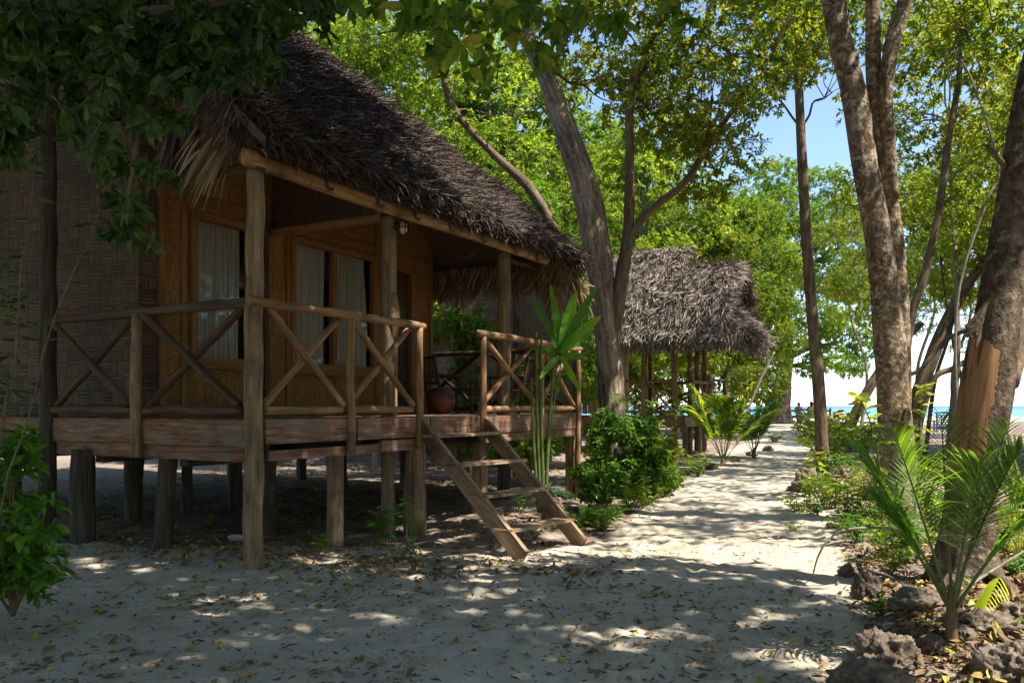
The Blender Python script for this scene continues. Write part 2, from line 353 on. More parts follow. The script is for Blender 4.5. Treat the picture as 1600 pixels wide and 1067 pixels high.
M['thatch'] = m_litter('grey_palm_thatch', [(0, (.028, .019, .015)), (.4, (.072, .05, .04)), (.8, (.14, .1, .078)), (.94, (.24, .175, .13)), (1, (.42, .3, .18))])
M['thatch2'] = m_litter('sunlit_thatch', [(0, (.07, .05, .038)), (.4, (.18, .135, .105)), (.8, (.32, .25, .195)), (1, (.5, .4, .3))])  # lighter thatch: the far roof's sunlit look is put into the colour
M['straw'] = m_litter('straw_fringe', [(0, (.12, .07, .03)), (.5, (.26, .16, .075)), (1, (.42, .3, .16))])
M['strawpale'] = m_litter('pale_palm_fronds', [(0, (.16, .12, .07)), (.5, (.3, .24, .14)), (1, (.45, .38, .24))])
def m_bark(name, cols, msc=(9, 9, 2.5), bump=.025, patch=None, psc=4., plo=.52, phi=.6, wood=None, rough=.85):
    m, nt, b = mat(name); N = NT(nt); v = N.attr('tc').outputs['Vector']
    f = N.noise(v, 1, 6, .65, msc, .6); fine = N.noise(v, 22, 4, .65); big = N.noise(v, 1.4, 3)
    s = N.m('ADD', N.m('MULTIPLY', f, .6), N.m('ADD', N.m('MULTIPLY', fine, .25), N.m('MULTIPLY', big, .2))); c = N.ramp(s, cols)
    if patch:
        pf = N.ramp(N.noise(v, psc, 5, .7), [(plo, (0, 0, 0)), (phi, (1, 1, 1))]); c = N.mix(pf, c, patch)
    h = N.m('ADD', f, N.m('MULTIPLY', fine, .5))
    if wood:
        wf = N.noise(v, 1, 4, .6, (16, 16, 1.1)); wc = N.ramp(wf, wood); mk = N.attr('mk').outputs['Fac']
        e = N.ramp(N.m('ADD', mk, N.m('MULTIPLY', N.m('SUBTRACT', N.noise(v, 7, 5, .7), .5), 1.3)), [(.47, (0, 0, 0)), (.53, (1, 1, 1))])
        c = N.mix(e, c, wc); h = N.m('ADD', N.m('MULTIPLY', h, N.m('SUBTRACT', 1., e)), N.m('MULTIPLY', wf, N.m('MULTIPLY', e, .15)))
    N.l(c, b.inputs['Base Color']); b.inputs['Roughness'].default_value = rough; b.inputs['Specular IOR Level'].default_value = .2
    N.l(N.bump(h, bump), b.inputs['Normal']); return m
M['bark1'] = m_bark('fissured_bark', [(.36, (.045, .03, .02)), (.47, (.19, .135, .09)), (.58, (.38, .3, .215)), (.72, (.55, .46, .35))], (16, 16, 2.2), .05)
M['bark3'] = m_bark('mottled_bark', [(.35, (.045, .028, .015)), (.5, (.15, .098, .056)), (.65, (.3, .215, .135))], (10, 10, 4), .04, patch=(.46, .37, .26), psc=11., plo=.5, phi=.6)
M['bark4'] = m_bark('dark_blotched_bark', [(.38, (.02, .014, .01)), (.5, (.085, .06, .04)), (.64, (.22, .165, .115))], (8, 8, 4), .04, patch=(.3, .24, .18), psc=7., plo=.55, phi=.62,
                    wood=[(.34, (.08, .038, .018)), (.44, (.3, .15, .066)), (.56, (.4, .225, .11)), (.7, (.48, .31, .18))])
M['bark'] = m_bark('grey_brown_bark', [(.38, (.05, .034, .021)), (.52, (.15, .105, .065)), (.68, (.29, .215, .145))], (14, 14, 3), .015)
M['barkpale'] = m_bark('pale_bark', [(.38, (.14, .11, .085)), (.52, (.26, .22, .17)), (.68, (.42, .37, .3))], (14, 14, 3), .01)
M['stem'] = m_bark('green_stem', [(.38, (.06, .09, .025)), (.6, (.14, .17, .05))], (14, 14, 3), .002, rough=.5)
M['twig'] = m_bark('twig_bark', [(.38, (.1, .06, .035)), (.6, (.22, .15, .09))], (14, 14, 3), .003)
def m_rock():
    m, nt, b = mat('coral_rock'); N = NT(nt); v = N.attr('tc').outputs['Vector']; f = N.noise(v, 7, 7, .7); g = N.noise(v, 2, 3)
    vo = N.n('TexVoronoi'); N.l(v, vo.inputs['Vector']); vo.inputs['Scale'].default_value = 16
    c = N.ramp(N.m('ADD', N.m('MULTIPLY', f, .7), N.m('MULTIPLY', g, .3)), [(.35, (.05, .036, .024)), (.5, (.2, .15, .105)), (.62, (.36, .29, .21)), (.75, (.5, .43, .33))])
    c = N.mix(N.ramp(vo.outputs[0], [(.0, (.8, .8, .8)), (.25, (0, 0, 0))]), c, (.04, .03, .02)); N.l(c, b.inputs['Base Color']); b.inputs['Roughness'].default_value = .9
    N.l(N.bump(N.m('ADD', f, N.m('MULTIPLY', vo.outputs[0], .8)), .05), b.inputs['Normal']); return m
M['rock'] = m_rock()
def m_ground():
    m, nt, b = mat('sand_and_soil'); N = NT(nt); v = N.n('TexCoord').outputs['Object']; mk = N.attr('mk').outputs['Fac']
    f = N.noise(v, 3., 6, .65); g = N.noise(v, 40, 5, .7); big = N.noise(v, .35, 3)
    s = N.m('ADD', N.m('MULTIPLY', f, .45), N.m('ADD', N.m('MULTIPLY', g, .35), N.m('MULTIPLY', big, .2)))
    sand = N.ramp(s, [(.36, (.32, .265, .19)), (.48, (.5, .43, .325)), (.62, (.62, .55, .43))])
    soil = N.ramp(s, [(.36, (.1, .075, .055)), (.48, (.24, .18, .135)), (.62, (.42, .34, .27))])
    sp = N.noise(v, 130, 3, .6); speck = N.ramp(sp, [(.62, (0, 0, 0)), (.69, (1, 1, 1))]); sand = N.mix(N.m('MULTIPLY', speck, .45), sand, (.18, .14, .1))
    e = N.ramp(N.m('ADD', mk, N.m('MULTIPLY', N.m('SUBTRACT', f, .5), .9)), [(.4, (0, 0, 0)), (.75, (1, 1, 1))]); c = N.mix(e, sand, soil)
    N.l(c, b.inputs['Base Color']); b.inputs['Roughness'].default_value = .95; b.inputs['Specular IOR Level'].default_value = .1
    fo = N.n('TexVoronoi'); N.l(v, fo.inputs['Vector']); fo.inputs['Scale'].default_value = 5.5; fo.feature = 'SMOOTH_F1'
    h = N.m('ADD', N.m('MULTIPLY', fo.outputs[0], .8), N.m('ADD', N.m('MULTIPLY', f, .8), N.m('MULTIPLY', g, .25))); N.l(N.bump(h, .045, .9), b.inputs['Normal']); return m
M['ground'] = m_ground()
def m_water():
    m, nt, b = mat('turquoise_sea'); N = NT(nt); g = N.n('NewGeometry').outputs['Position']; s = N.n('SeparateXYZ'); N.l(g, s.inputs[0])
    d = N.m('DIVIDE', N.m('SUBTRACT', s.outputs[1], 120.), 700.); c = N.ramp(d, [(0, (.1, .42, .4)), (.2, (.03, .28, .34)), (.5, (.008, .13, .24)), (1, (.004, .06, .15))])
    N.l(c, b.inputs['Base Color']); b.inputs['Roughness'].default_value = .25; b.inputs['Specular IOR Level'].default_value = .35
    w1 = N.noise(g, 1, 4, .6, (.25, .6, 1)); N.l(N.bump(w1, .25), b.inputs['Normal']); return m
M['sea'] = m_water()
def m_plain(name, col, rough=.6, spec=.3, n=0.): 
    m, nt, b = mat(name); N = NT(nt); f = N.noise(N.n('TexCoord').outputs['Object'], 6, 4); c = N.mix(f, tuple(x * (.8 - n) for x in col), tuple(min(1, x * (1.15 + n)) for x in col)); N.l(c, b.inputs['Base Color'])
    b.inputs['Roughness'].default_value = rough; b.inputs['Specular IOR Level'].default_value = spec; return m
M['clay'] = m_plain('dark_red_clay', (.1, .035, .025), .4); M['black'] = m_plain('black_metal', (.02, .02, .022), .4)
M['milk'] = m_plain('milk_glass', (.55, .5, .42), .25, .5); M['bluepaint'] = m_plain('blue_painted_wood', (.08, .16, .26), .5)
M['skin'] = m_plain('skin', (.42, .22, .15), .5); M['hair'] = m_plain('dark_hair', (.02, .015, .012), .5); M['shorts'] = m_plain('dark_shorts', (.02, .025, .03), .8)
M['teal'] = m_plain('teal_cloth', (.03, .2, .2), .8); M['yellowcloth'] = m_plain('yellow_cloth', (.5, .45, .1), .8); M['greycloth'] = m_plain('grey_cloth', (.2, .22, .2), .8)
M['cream'] = m_plain('cream_boat_paint', (.6, .5, .25), .5)
M['plastic'] = m_plain('crumpled_plastic', (.5, .5, .5), .3)
def m_curtain():
    m, nt, b = mat('white_curtain'); N = NT(nt); f = N.noise(N.n('TexCoord').outputs['Object'], 2, 3); N.l(N.mix(f, (.76, .71, .62), (.88, .84, .77)), b.inputs['Base Color']); b.inputs['Roughness'].default_value = .9
    t = N.n('BsdfTranslucent'); t.inputs[0].default_value = (.7, .66, .6, 1); mx = N.n('MixShader'); mx.inputs[0].default_value = .3; N.l(b.outputs[0], mx.inputs[1]); N.l(t.outputs[0], mx.inputs[2]); N.l(mx.outputs[0], nt.nodes['Material Output'].inputs[0]); return m
M['curtain'] = m_curtain()
def m_glass():
    m, nt, b = mat('window_glass'); N = NT(nt); t = N.n('BsdfTransparent'); t.inputs[0].default_value = (.9, .92, .9, 1); g = N.n('BsdfGlossy'); g.inputs['Roughness'].default_value = .01
    fr = N.n('Fresnel'); fr.inputs[0].default_value = 1.5; mx = N.n('MixShader'); N.l(fr.outputs[0], mx.inputs[0]); N.l(t.outputs[0], mx.inputs[1]); N.l(g.outputs[0], mx.inputs[2]); N.l(mx.outputs[0], nt.nodes['Material Output'].inputs[0]); return m
M['glass'] = m_glass()
# ================= SETTING =================
def make_ground():
    sx = np.linspace(-1, 1, 560); xs = 1.5 + np.sign(sx) * (np.abs(sx) * 9 + np.abs(sx) ** 5 * 400)
    ys = [-12.]; 
    while ys[-1] < 175: ys.append(ys[-1] + (.05 if 3.5 < ys[-1] < 16 else .12 if ys[-1] < 30 and ys[-1] > 1 else max(.2, abs(ys[-1]) * .02)))
    ys = np.array(ys); X, Y = np.meshgrid(xs, ys); Z = gz(X, Y)
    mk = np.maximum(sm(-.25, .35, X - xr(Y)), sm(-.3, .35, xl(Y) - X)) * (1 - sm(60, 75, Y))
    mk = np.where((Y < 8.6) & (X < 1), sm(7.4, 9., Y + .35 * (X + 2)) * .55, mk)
    near = (1 - sm(14, 22, Y)); Z = Z + near * ((n2(X, Y, 2.2, 3) - .5) * .06 + (n2(X, Y, 7, 3) - .5) * .04 * (1 + mk))
    fr = np.random.default_rng(3)
    for _ in range(230):
        fy = 4 + 14 * fr.random() ** 1.3; fx = fr.uniform(xr(fy) - 4.2 if fy < 8.5 else xl(fy), xr(fy)); a = fr.normal(1.5, .5); sel = (np.abs(X - fx) < .35) & (np.abs(Y - fy) < .35); dx, dy = X[sel] - fx, Y[sel] - fy
        p_ = dx * math.cos(a) + dy * math.sin(a); q_ = -dx * math.sin(a) + dy * math.cos(a); e = (p_ / .15) ** 2 + (q_ / .065) ** 2; Z[sel] += .018 * (-np.exp(-e) + .75 * np.exp(-(np.sqrt(e) - 1.5) ** 2 * 4))
    ny, nx = X.shape; i = np.arange(ny - 1)[:, None] * nx; j = np.arange(nx - 1)[None]
    Q = np.stack([i + j, i + j + 1, i + nx + j + 1, i + nx + j], -1)
    mb = MB(); V = np.stack([X, Y, Z], -1).reshape(-1, 3); mb.add(V, Q, None, V, mk.ravel() + 1e-4)
    tag(build('ground', mb, M['ground'], smooth=True), kind='structure')
make_ground()
SEA = -.25
mb = MB(); mb.add([[-9000, 100, SEA], [9000, 100, SEA], [9000, 15000, SEA], [-9000, 15000, SEA]], [[0, 1, 2, 3]])
tag(build('sea', mb, M['sea']), kind='structure')

# ================= BEACH HUT =================
P0 = np.array([-2.438, 7.78]); U = np.array([.484, .875]); Vv = np.array([-.875, .484]); ANG = math.atan2(.875, .484)
def hu(px, v):
    r = (px - 800) / F; return (r * (7.78 + .484 * v) + 2.438 + .875 * v) / (.484 - .875 * r)
def hY(u, v): return 7.78 + .875 * u + .484 * v
def hz(py, u, v): return EYE - (py - 634) / F * hY(u, v)
def hw(u, v, z=0): q = P0 + U * u + Vv * v; return np.array([q[0], q[1], z])
def hg(u, v): q = hw(u, v); return float(gz(q[0], q[1]))
hut = thing('beach_hut', 'large thatched bamboo beach hut on wooden stilts with a railed porch and steps', 'hut', (P0[0], P0[1], 0), rotz=ANG)
def hb(name, mb, m, parent=None, smooth=False): return build(name, mb, M[m] if isinstance(m, str) else m, parent or hut, smooth)
DZ = 1.37; UE = 7.45
# deck floor and boards
m_ = MB()
for k in range(44):
    vv = .03 + k * .165
    if vv > 7.2: break
    box(m_, (UE / 2, vv + .075, DZ - .02), (UE, .155, .035), long=0, jit=.0015)
hb('deck_floor', m_, 'board')
m_ = MB()
box(m_, (.02, 3.6, DZ - .135), (.06, 7.2, .25), long=1, jit=.003); hb('fascia_board', m_, 'board')
m_ = MB(); 
for a, b_ in ((.09, 1.36), (1.44, 2.83), (2.84, 4.16), (4.17, 7.42)): box(m_, ((a + b_) / 2, -.03, DZ - .13 + .01 * math.sin(a * 9)), (b_ - a - .012, .055, .235), long=0, jit=.003)
hb('fascia_board', m_, 'board')
m_ = MB(); box(m_, (1.02, -.0, .965 + .05), (1.7, .05, .1), long=0, jit=.003); box(m_, (2.3, -.018, 1.04), (.85, .05, .13), long=0, jit=.003); box(m_, (5.7, -.01, 1.05), (3.2, .05, .12), long=0, jit=.003)
box(m_, (.06, 3.5, 1.03), (.06, 7, .14), long=1, jit=.003); hb('lower_board', m_, 'board')
m_ = MB()
for u in (.3, 1.7, 3.1, 4.5, 5.9, 7.2): box(m_, (u, 3.6, 1.05), (.1, 6.9, .14), long=1)
for v in (1.1, 2.46, 4, 5.6, 7): box(m_, (3.7, v, .93), (7.2, .12, .1), long=0)
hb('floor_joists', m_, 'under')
# stilts
for (u, v, r, lean) in ((hu(523, .35), .35, .1, 0), (hu(648, .2), .2, .135, 0), (hu(608, .43), .45, .085, 0), (hu(420, 1.3), 1.3, .1, 0), (hu(265, 1.6), 1.6, .1, .1),
                        (hu(207, 3.6), 3.6, .1, 0), (hu(292, 3.6), 3.6, .08, 0), (hu(368, 3.4), 3.4, .1, 0), (hu(130, 2.6), 2.6, .13, 0), (hu(750, .5), .5, .12, 0), (hu(787, .9), .9, .12, 0), (7.3, .1, .09, 0),
                        (3.2, 3.4, .1, 0), (5.2, 3.4, .1, 0), (7, 3.4, .1, 0), (1.2, 6, .1, 0), (3.2, 6, .1, 0), (5.2, 6, .1, 0), (7, 6, .1, 0)):
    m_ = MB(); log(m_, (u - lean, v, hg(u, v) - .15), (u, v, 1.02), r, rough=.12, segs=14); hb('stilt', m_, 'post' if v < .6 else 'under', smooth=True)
# main posts
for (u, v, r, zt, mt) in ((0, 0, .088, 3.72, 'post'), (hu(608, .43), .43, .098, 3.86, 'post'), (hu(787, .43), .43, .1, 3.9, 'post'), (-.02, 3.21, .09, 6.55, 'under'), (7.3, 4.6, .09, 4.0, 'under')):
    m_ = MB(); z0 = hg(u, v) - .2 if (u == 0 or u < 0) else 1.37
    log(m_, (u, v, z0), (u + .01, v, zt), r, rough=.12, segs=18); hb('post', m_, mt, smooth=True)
m_ = MB(); q = hu(608, .43); tube(m_, [(q, .43 - .06, 2.3), (q - .01, .43 - .09, 2.6), (q, .43 - .06, 2.9)], [.05, .08, .05], 10, n=8, rough=.15); hb('knot', m_, 'post', smooth=True)
# railing
RZ = 2.47; BZ = 1.455
def rail_section(a, b_, mt, top=True, mid=True, brr=.035):
    a = np.array(a, float); b_ = np.array(b_, float)
    def pt(t, z): return (*(a + (b_ - a) * t), z)
    if top: m = MB(); log(m, pt(-.02, RZ), pt(1.02, RZ), .045, rough=.14); hb('top_rail', m, mt, smooth=True)
    m = MB(); log(m, pt(.03, BZ), pt(.97, BZ), .046, rough=.14); hb('bottom_rail', m, mt, smooth=True)
    d = nz(b_ - a); nrm = np.array([d[1], -d[0]]) * .03
    m = MB(); log(m, (*(a + (b_ - a) * .05 + nrm), RZ - .03), (*(a + (b_ - a) * .95 + nrm), BZ + .05), brr, rough=.12); hb('brace', m, mt, smooth=True)
    m = MB(); log(m, (*(a + (b_ - a) * .05 - nrm), BZ + .05), (*(a + (b_ - a) * .95 - nrm), RZ - .03), brr, rough=.12); hb('brace', m, mt, smooth=True)
def rail_post(u, v, z0, mt, r=.045, zt=RZ - .02): m = MB(); log(m, (u, v, z0), (u, v, zt), r, rough=.12, segs=12); hb('rail_post', m, mt, smooth=True)
fv = -.075
us = [0, hu(548, fv), hu(655, fv), hu(755, fv), hu(846, fv), hu(903, fv)]
m_ = MB(); log(m_, (-.1, -.06, RZ + .01), (us[2] + .1, fv, RZ), .047, rough=.15, segs=12); hb('top_rail', m_, 'log', smooth=True)
m_ = MB(); log(m_, (us[3] - .12, fv, RZ + .02), (us[5] + .12, fv, RZ), .05, rough=.15, segs=12); hb('top_rail', m_, 'log', smooth=True)
for i in (1, 2, 3, 4, 5): rail_post(us[i], fv, .99 if i < 5 else hg(us[5], 0) - .1, 'log', .048 if i < 5 else .05)
for i, j in ((0, 1), (1, 2), (3, 4), (4, 5)):
    o = .09 if i == 0 else 0; rail_section((us[i] + o, -.0), (us[j], -.0), 'log', top=False, brr=.04)
m_ = MB(); log(m_, (-.02, 0, RZ + .005), (-.03, 3.27, RZ - .01), .05, rough=.12, segs=12); hb('top_rail', m_, 'logdark', smooth=True)
rail_post(-.05, 1.63, .97, 'post', .055)
rail_section((-.02, .07), (-.02, 1.6), 'logdark', top=False, brr=.042); rail_section((-.02, 1.66), (-.02, 3.16), 'logdark', top=False, brr=.042)
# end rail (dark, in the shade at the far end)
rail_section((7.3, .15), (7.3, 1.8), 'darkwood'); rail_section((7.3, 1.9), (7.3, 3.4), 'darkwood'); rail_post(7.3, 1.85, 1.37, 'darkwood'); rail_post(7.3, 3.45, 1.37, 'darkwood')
# stairs: world-space feet turned into hut space
def h2l(x, y): d = np.array([x, y]) - P0; return np.array([d @ U, d @ Vv])
fl = h2l(.12, 8.62); fr_ = h2l(.84, 9.85); tl = np.array([us[2] + .03, -.06]); tr = np.array([us[3] + .02, -.06])
zl = hg(*fl); zr = hg(*fr_)
def strg(top, foot, z0):
    a = np.array([*top, DZ - .1]); b_ = np.array([*foot, z0 + .02]); m = MB(); plank(m, a, b_, .2, .055, up=(0, 0, 1)); return hb('stair_stringer', m, 'stair')
strg(tl, fl, zl); strg(tr, fr_, zr)
for k in range(4):
    t = .115 + k * .235; a = np.array([*(tl + (fl - tl) * t), (DZ - .1) * (1 - t) + zl * t + .03]); b_ = np.array([*(tr + (fr_ - tr) * t), (DZ - .1) * (1 - t) + zr * t + .03])
    d = nz(b_ - a); s_ = nz(np.cross(d, (0, 0, 1))); u_ = np.cross(s_, d); m = MB()
    box(m, (a + b_) / 2 + s_ * .04, (np.linalg.norm(b_ - a) + .12, .24, .035), np.stack([d, s_, u_], 1), long=0, jit=.003); hb('stair_tread', m, 'stair')
# ---- walls ----
WV = 2.46
Z0, V0, K = 4.0, -.27, .93
def rz(u, v): return Z0 + K * (v - V0)                 # outer roof plane (front)
def ru(u, v): return rz(u, v) - .15                        # underside
def wallbox(mb, u0, u1, z0, z1, v=WV, th=.05): 
    box(mb, ((u0 + u1) / 2, v + th / 2, (z0 + z1) / 2), (u1 - u0, th, z1 - z0), long=2)
def tcflat(mb, ax):        # planar texture coords for woven mats
    for i, V in enumerate(mb.V): mb.tc[i] = V[:, ax]
    return mb
uc = hu(222, WV); u1 = hu(250, WV); w1a, w1b = hu(296, WV), hu(392, WV); gz1a, gz1b = hu(308, WV), hu(381, WV)
w2a, w2b = hu(452, WV), hu(585, WV); da, db = hu(612, WV), hu(641, WV); ue = hu(674, WV); ZS, ZT, ZR = 2.02, 3.9, ru(0, WV)
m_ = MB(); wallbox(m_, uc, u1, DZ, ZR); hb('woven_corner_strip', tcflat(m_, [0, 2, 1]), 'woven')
for (a, b_, z0, z1) in ((u1, w1a, DZ, ZR), (w1a, w1b, DZ, ZS), (w1a, w1b, ZT, ZR), (w1b, w2a, DZ, ZR), (w2a, w2b, DZ, ZS), (w2a, w2b, ZT, ZR), (w2b, da, DZ, ZR), (da, db, 3.75, ZR), (db, ue, DZ, ZR)):
    m_ = MB(); wallbox(m_, a, b_, z0, z1); hb('wall_panel', m_, 'panel')
def trim(mb, ua, ub, za, zb, d=.035, v=WV): box(mb, ((ua + ub) / 2, v - d / 2 + .004, (za + zb) / 2), (ub - ua, d, zb - za))
m_ = MB(); e = .035
for u in (u1 + .02, w1a - .1, w1b + .06, w2a - .04, (w2a + w2b) / 2, w2b + .05, ue - .04):
    if u == (w2a + w2b) / 2: trim(m_, u - .02, u + .02, DZ, ZS - .1, .02); trim(m_, u - .02, u + .02, ZT + .2, 4.7, .02)
    else: trim(m_, u - e, u + e, DZ, ZR - .05, .04)
trim(m_, u1, ue, DZ, DZ + .09, .045); trim(m_, w2a, ue, 4.0, 4.07, .03); trim(m_, u1, w1b, 3.98, 4.1, .03)
hb('wall_trim', m_, 'trim')
m_ = MB(); box(m_, (hu(418, WV - .1), WV - .06, 2.7), (.07, .07, 2.66)); hb('corner_stud', m_, 'darkwood')
def window(a, b_, panes):
    m = MB(); f = .085; vv = WV - .01
    box(m, ((a + b_) / 2, vv, ZS + .045), (b_ - a, .09, .09)); box(m, ((a + b_) / 2, vv, ZT - .045), (b_ - a, .09, .09))
    for u in [a + f / 2, b_ - f / 2] + [(p[1] + q[0]) / 2 for p, q in zip(panes[:-1], panes[1:])]: box(m, (u, vv - .003, (ZS + ZT) / 2), (f, .09, ZT - ZS - .18))
    m2 = MB(); box(m2, ((a + b_) / 2, vv - .06, ZS - .035), (b_ - a + .12, .1, .06)); 
    wd = hb('window', m, 'trim'); hb('sill', m2, 'trim', wd)
    for (p, q) in panes:
        m = MB(); m.add([[p, WV + .012, ZS + .09], [q, WV + .012, ZS + .09], [q, WV + .012, ZT - .09], [p, WV + .012, ZT - .09]], [[0, 1, 2, 3]]); hb('pane', m, 'glass', wd)
        m = MB(); n = 160; t = np.linspace(0, 1, n); gap = .03 * (q - p); u = p + (q - p - gap) * t; ph = t * (q - p) / .075 * 6.28
        zz = np.linspace(ZS + .0, ZT + .02, 12); Uu, Zz = np.meshgrid(u, zz); amp = .016 + .012 * (1 - (Zz - ZS) / (ZT - ZS))
        W_ = WV + .075 + amp * (np.sin(ph + 1.5 * np.sin(t * 9 + 2 * Zz)) + .5 * np.sin(ph * .43 + Zz)); V = np.stack([Uu + .01 * np.sin(Zz * 3 + t * 5), W_, Zz], -1)
        i = np.arange(11)[:, None] * n; j = np.arange(n - 1)[None]; m.add(V.reshape(-1, 3), np.stack([i + j, i + j + 1, i + n + j + 1, i + n + j], -1).reshape(-1, 4)); hb('curtain', m, 'curtain', wd, True)
window(w1a, w1b, [(gz1a, gz1b)]); window(w2a, w2b, [(hu(463, WV), hu(514, WV)), (hu(525, WV), hu(577, WV))])
# door
m_ = MB(); box(m_, ((da + db) / 2, WV + .03, 2.56), (db - da - .06, .045, 2.36), long=2)
for k in range(2): box(m_, ((da + db) / 2, WV + .005, 1.95 + k * 1.15), (db - da - .3, .02, .8), long=2)
dr = hb('door', m_, 'darkwood'); m_ = MB(); tube(m_, [(db - .12, WV + .01, 2.35), (db - .12, WV - .05, 2.35), (db - .2, WV - .055, 2.35)], .012, 8, n=8); hb('handle', m_, 'black', dr, True)
m_ = MB(); box(m_, (da - .0, WV - .01, 2.56), (.08, .1, 2.38)); box(m_, (db + .0, WV - .01, 2.56), (.08, .1, 2.38)); box(m_, ((da + db) / 2, WV - .012, 3.79), (db - da + .2, .1, .09)); hb('door_frame', m_, 'trim')
# board panel from the pillar to the wall under the roof, and its beam
pu = hu(608, .43) + .02
m_ = MB(); z = 3.88
while z < ru(0, WV) - .05:
    zb = min(z + .135, ru(0, WV)); va = max(.45, V0 + (z - Z0 + .15) / K); vb = max(.45, V0 + (zb - Z0 + .15) / K); vc = WV - .01
    V = [[pu, va, z], [pu, vc, z], [pu, vc, zb], [pu, min(vb, vc - .01), zb]]; V += [[q_[0] + .03, q_[1], q_[2]] for q_ in V]
    m_.add(V, [[0, 3, 2, 1], [4, 5, 6, 7], [0, 1, 5, 4], [1, 2, 6, 5], [3, 7, 6, 2], [0, 4, 7, 3]]); z += .142
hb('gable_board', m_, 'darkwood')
m_ = MB(); box(m_, (pu - .02, (WV + .5) / 2, 3.86), (.07, WV - .5, .09), long=1); box(m_, (pu - .05, .53, 3.93), (.1, .06, .22)); hb('cross_beam', m_, 'trim')
# gable wall (woven), right end wall, back wall
def quadwall(name, pts, m, ax): 
    mb = MB(); mb.add(pts, [[0, 1, 2, 3]] if len(pts) == 4 else None, None if len(pts) == 4 else [[0, 1, 2], [0, 2, 3], [0, 3, 4]]); tcflat(mb, ax); o = hb(name, mb, m)
    md = o.modifiers.new('thick', 'SOLIDIFY'); md.thickness = .04; md.offset = -1; return o
gp = [(uc, WV, .98), (uc, 9.0, .98), (uc, 7.54, ru(0, 5) - (2.54 * .93)), (uc, 5, ru(0, 5)), (uc, WV, ru(0, WV))]
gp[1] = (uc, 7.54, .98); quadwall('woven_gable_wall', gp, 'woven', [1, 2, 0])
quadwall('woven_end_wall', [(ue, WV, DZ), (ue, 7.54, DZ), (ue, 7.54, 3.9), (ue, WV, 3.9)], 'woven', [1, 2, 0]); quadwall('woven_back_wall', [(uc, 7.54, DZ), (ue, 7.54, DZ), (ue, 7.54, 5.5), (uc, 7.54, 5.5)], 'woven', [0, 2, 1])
# beams
m_ = MB(); P_ = [(-.04, -.06, 3.81), (0, -.05, 3.80), (2, -.05, 3.79), (4, -.05, 3.81), (6.05, -.05, 3.80)]; tube(m_, P_, [.075, .078, .08, .074, .07], 16, step=.08, rough=.05, rs=(1.5, 1.2))
bb = hb('bamboo_beam', m_, 'bamboo', smooth=True)
for u in (.9, 1.75, 2.45, 3.2, 4.0, 4.9, 5.6):
    m_ = MB(); a = np.linspace(.3, 5.6, 20); tube(m_, np.stack([u + .06 * np.cos(a) , -.15 - .01 * np.sin(a), 3.79 + .062 * np.sin(a)], -1), .013, 7); hb('vine_tie', m_, 'under', bb, True)
for a_, b_ in (((0, -.1, 3.74), (0, .5, 3.76)), ((6.85, -.1, 3.8), (6.85, 4.8, 3.8)), ((5.6, .43, 3.8), (6.85, .43, 3.8))): m_ = MB(); log(m_, a_, b_, .05); hb('tie_beam', m_, 'logdark', smooth=True)
# ---- roof ----
UL, UR = -.12, 6.95; VA = 5.; ZA = Z0 + K * (VA - V0); UA = UR - (VA - V0); V1 = VA + (VA - V0)
def shell(dz, inset=0): return [(UL, V0, Z0 - dz), (UR, V0, Z0 - dz), (UR, V1, Z0 - dz), (UL, V1, Z0 - dz), (UL, VA, ZA - dz), (UA, VA, ZA - dz)]
m_ = MB(); A = shell(.03) + shell(.14)
m_.add(A, [[0, 1, 5, 4], [2, 3, 4, 5], [6, 10, 11, 7], [8, 11, 10, 9], [0, 6, 7, 1], [1, 7, 8, 2], [2, 8, 9, 3], [0, 4, 10, 6], [3, 9, 10, 4]], [[1, 2, 5], [7, 11, 8]])
roof = hb('thatch_roof', m_, 'thatch')
def strips(mb, Pp, down, nrm, L=(.14, .36), W=(.008, .021), ang=.45, lift=.13, curl=.3, r=None):
    n = len(Pp); L = rng.uniform(L[0], L[1], n); W = rng.uniform(W[0], W[1], n); a = rng.normal(0, ang, n)[:, None]
    side = np.cross(nrm, down); D = nz(down * np.cos(a) + side * np.sin(a) + nrm * rng.normal(.03, lift, n)[:, None]); Nn = nz(nrm + rng.normal(0, .45, (n, 3))); S = np.cross(Nn, D)
    t = np.array([0, .35, .7, 1.]); wv = np.array([.5, 1, .8, .08]); k = rng.normal(0, curl, n)[:, None, None]; k2 = rng.normal(0, curl, n)[:, None, None]
    X = Pp[:, None] + D[:, None] * (t[None, :, None] * L[:, None, None]) + (k * L[:, None, None]) * (t ** 2)[None, :, None] * nrm[:, None] + (k2 * L[:, None, None]) * (t ** 2)[None, :, None] * S[:, None]
    h = (W / 2)[:, None, None] * wv[None, :, None] * S[:, None]; V = np.concatenate([X - h, X + h], 1); b = np.arange(n)[:, None, None] * 8
    q = np.array([[i, i + 1, i + 5, i + 4] for i in range(3)])[None]; mb.add(V.reshape(-1, 3), (q + b).reshape(-1, 4))
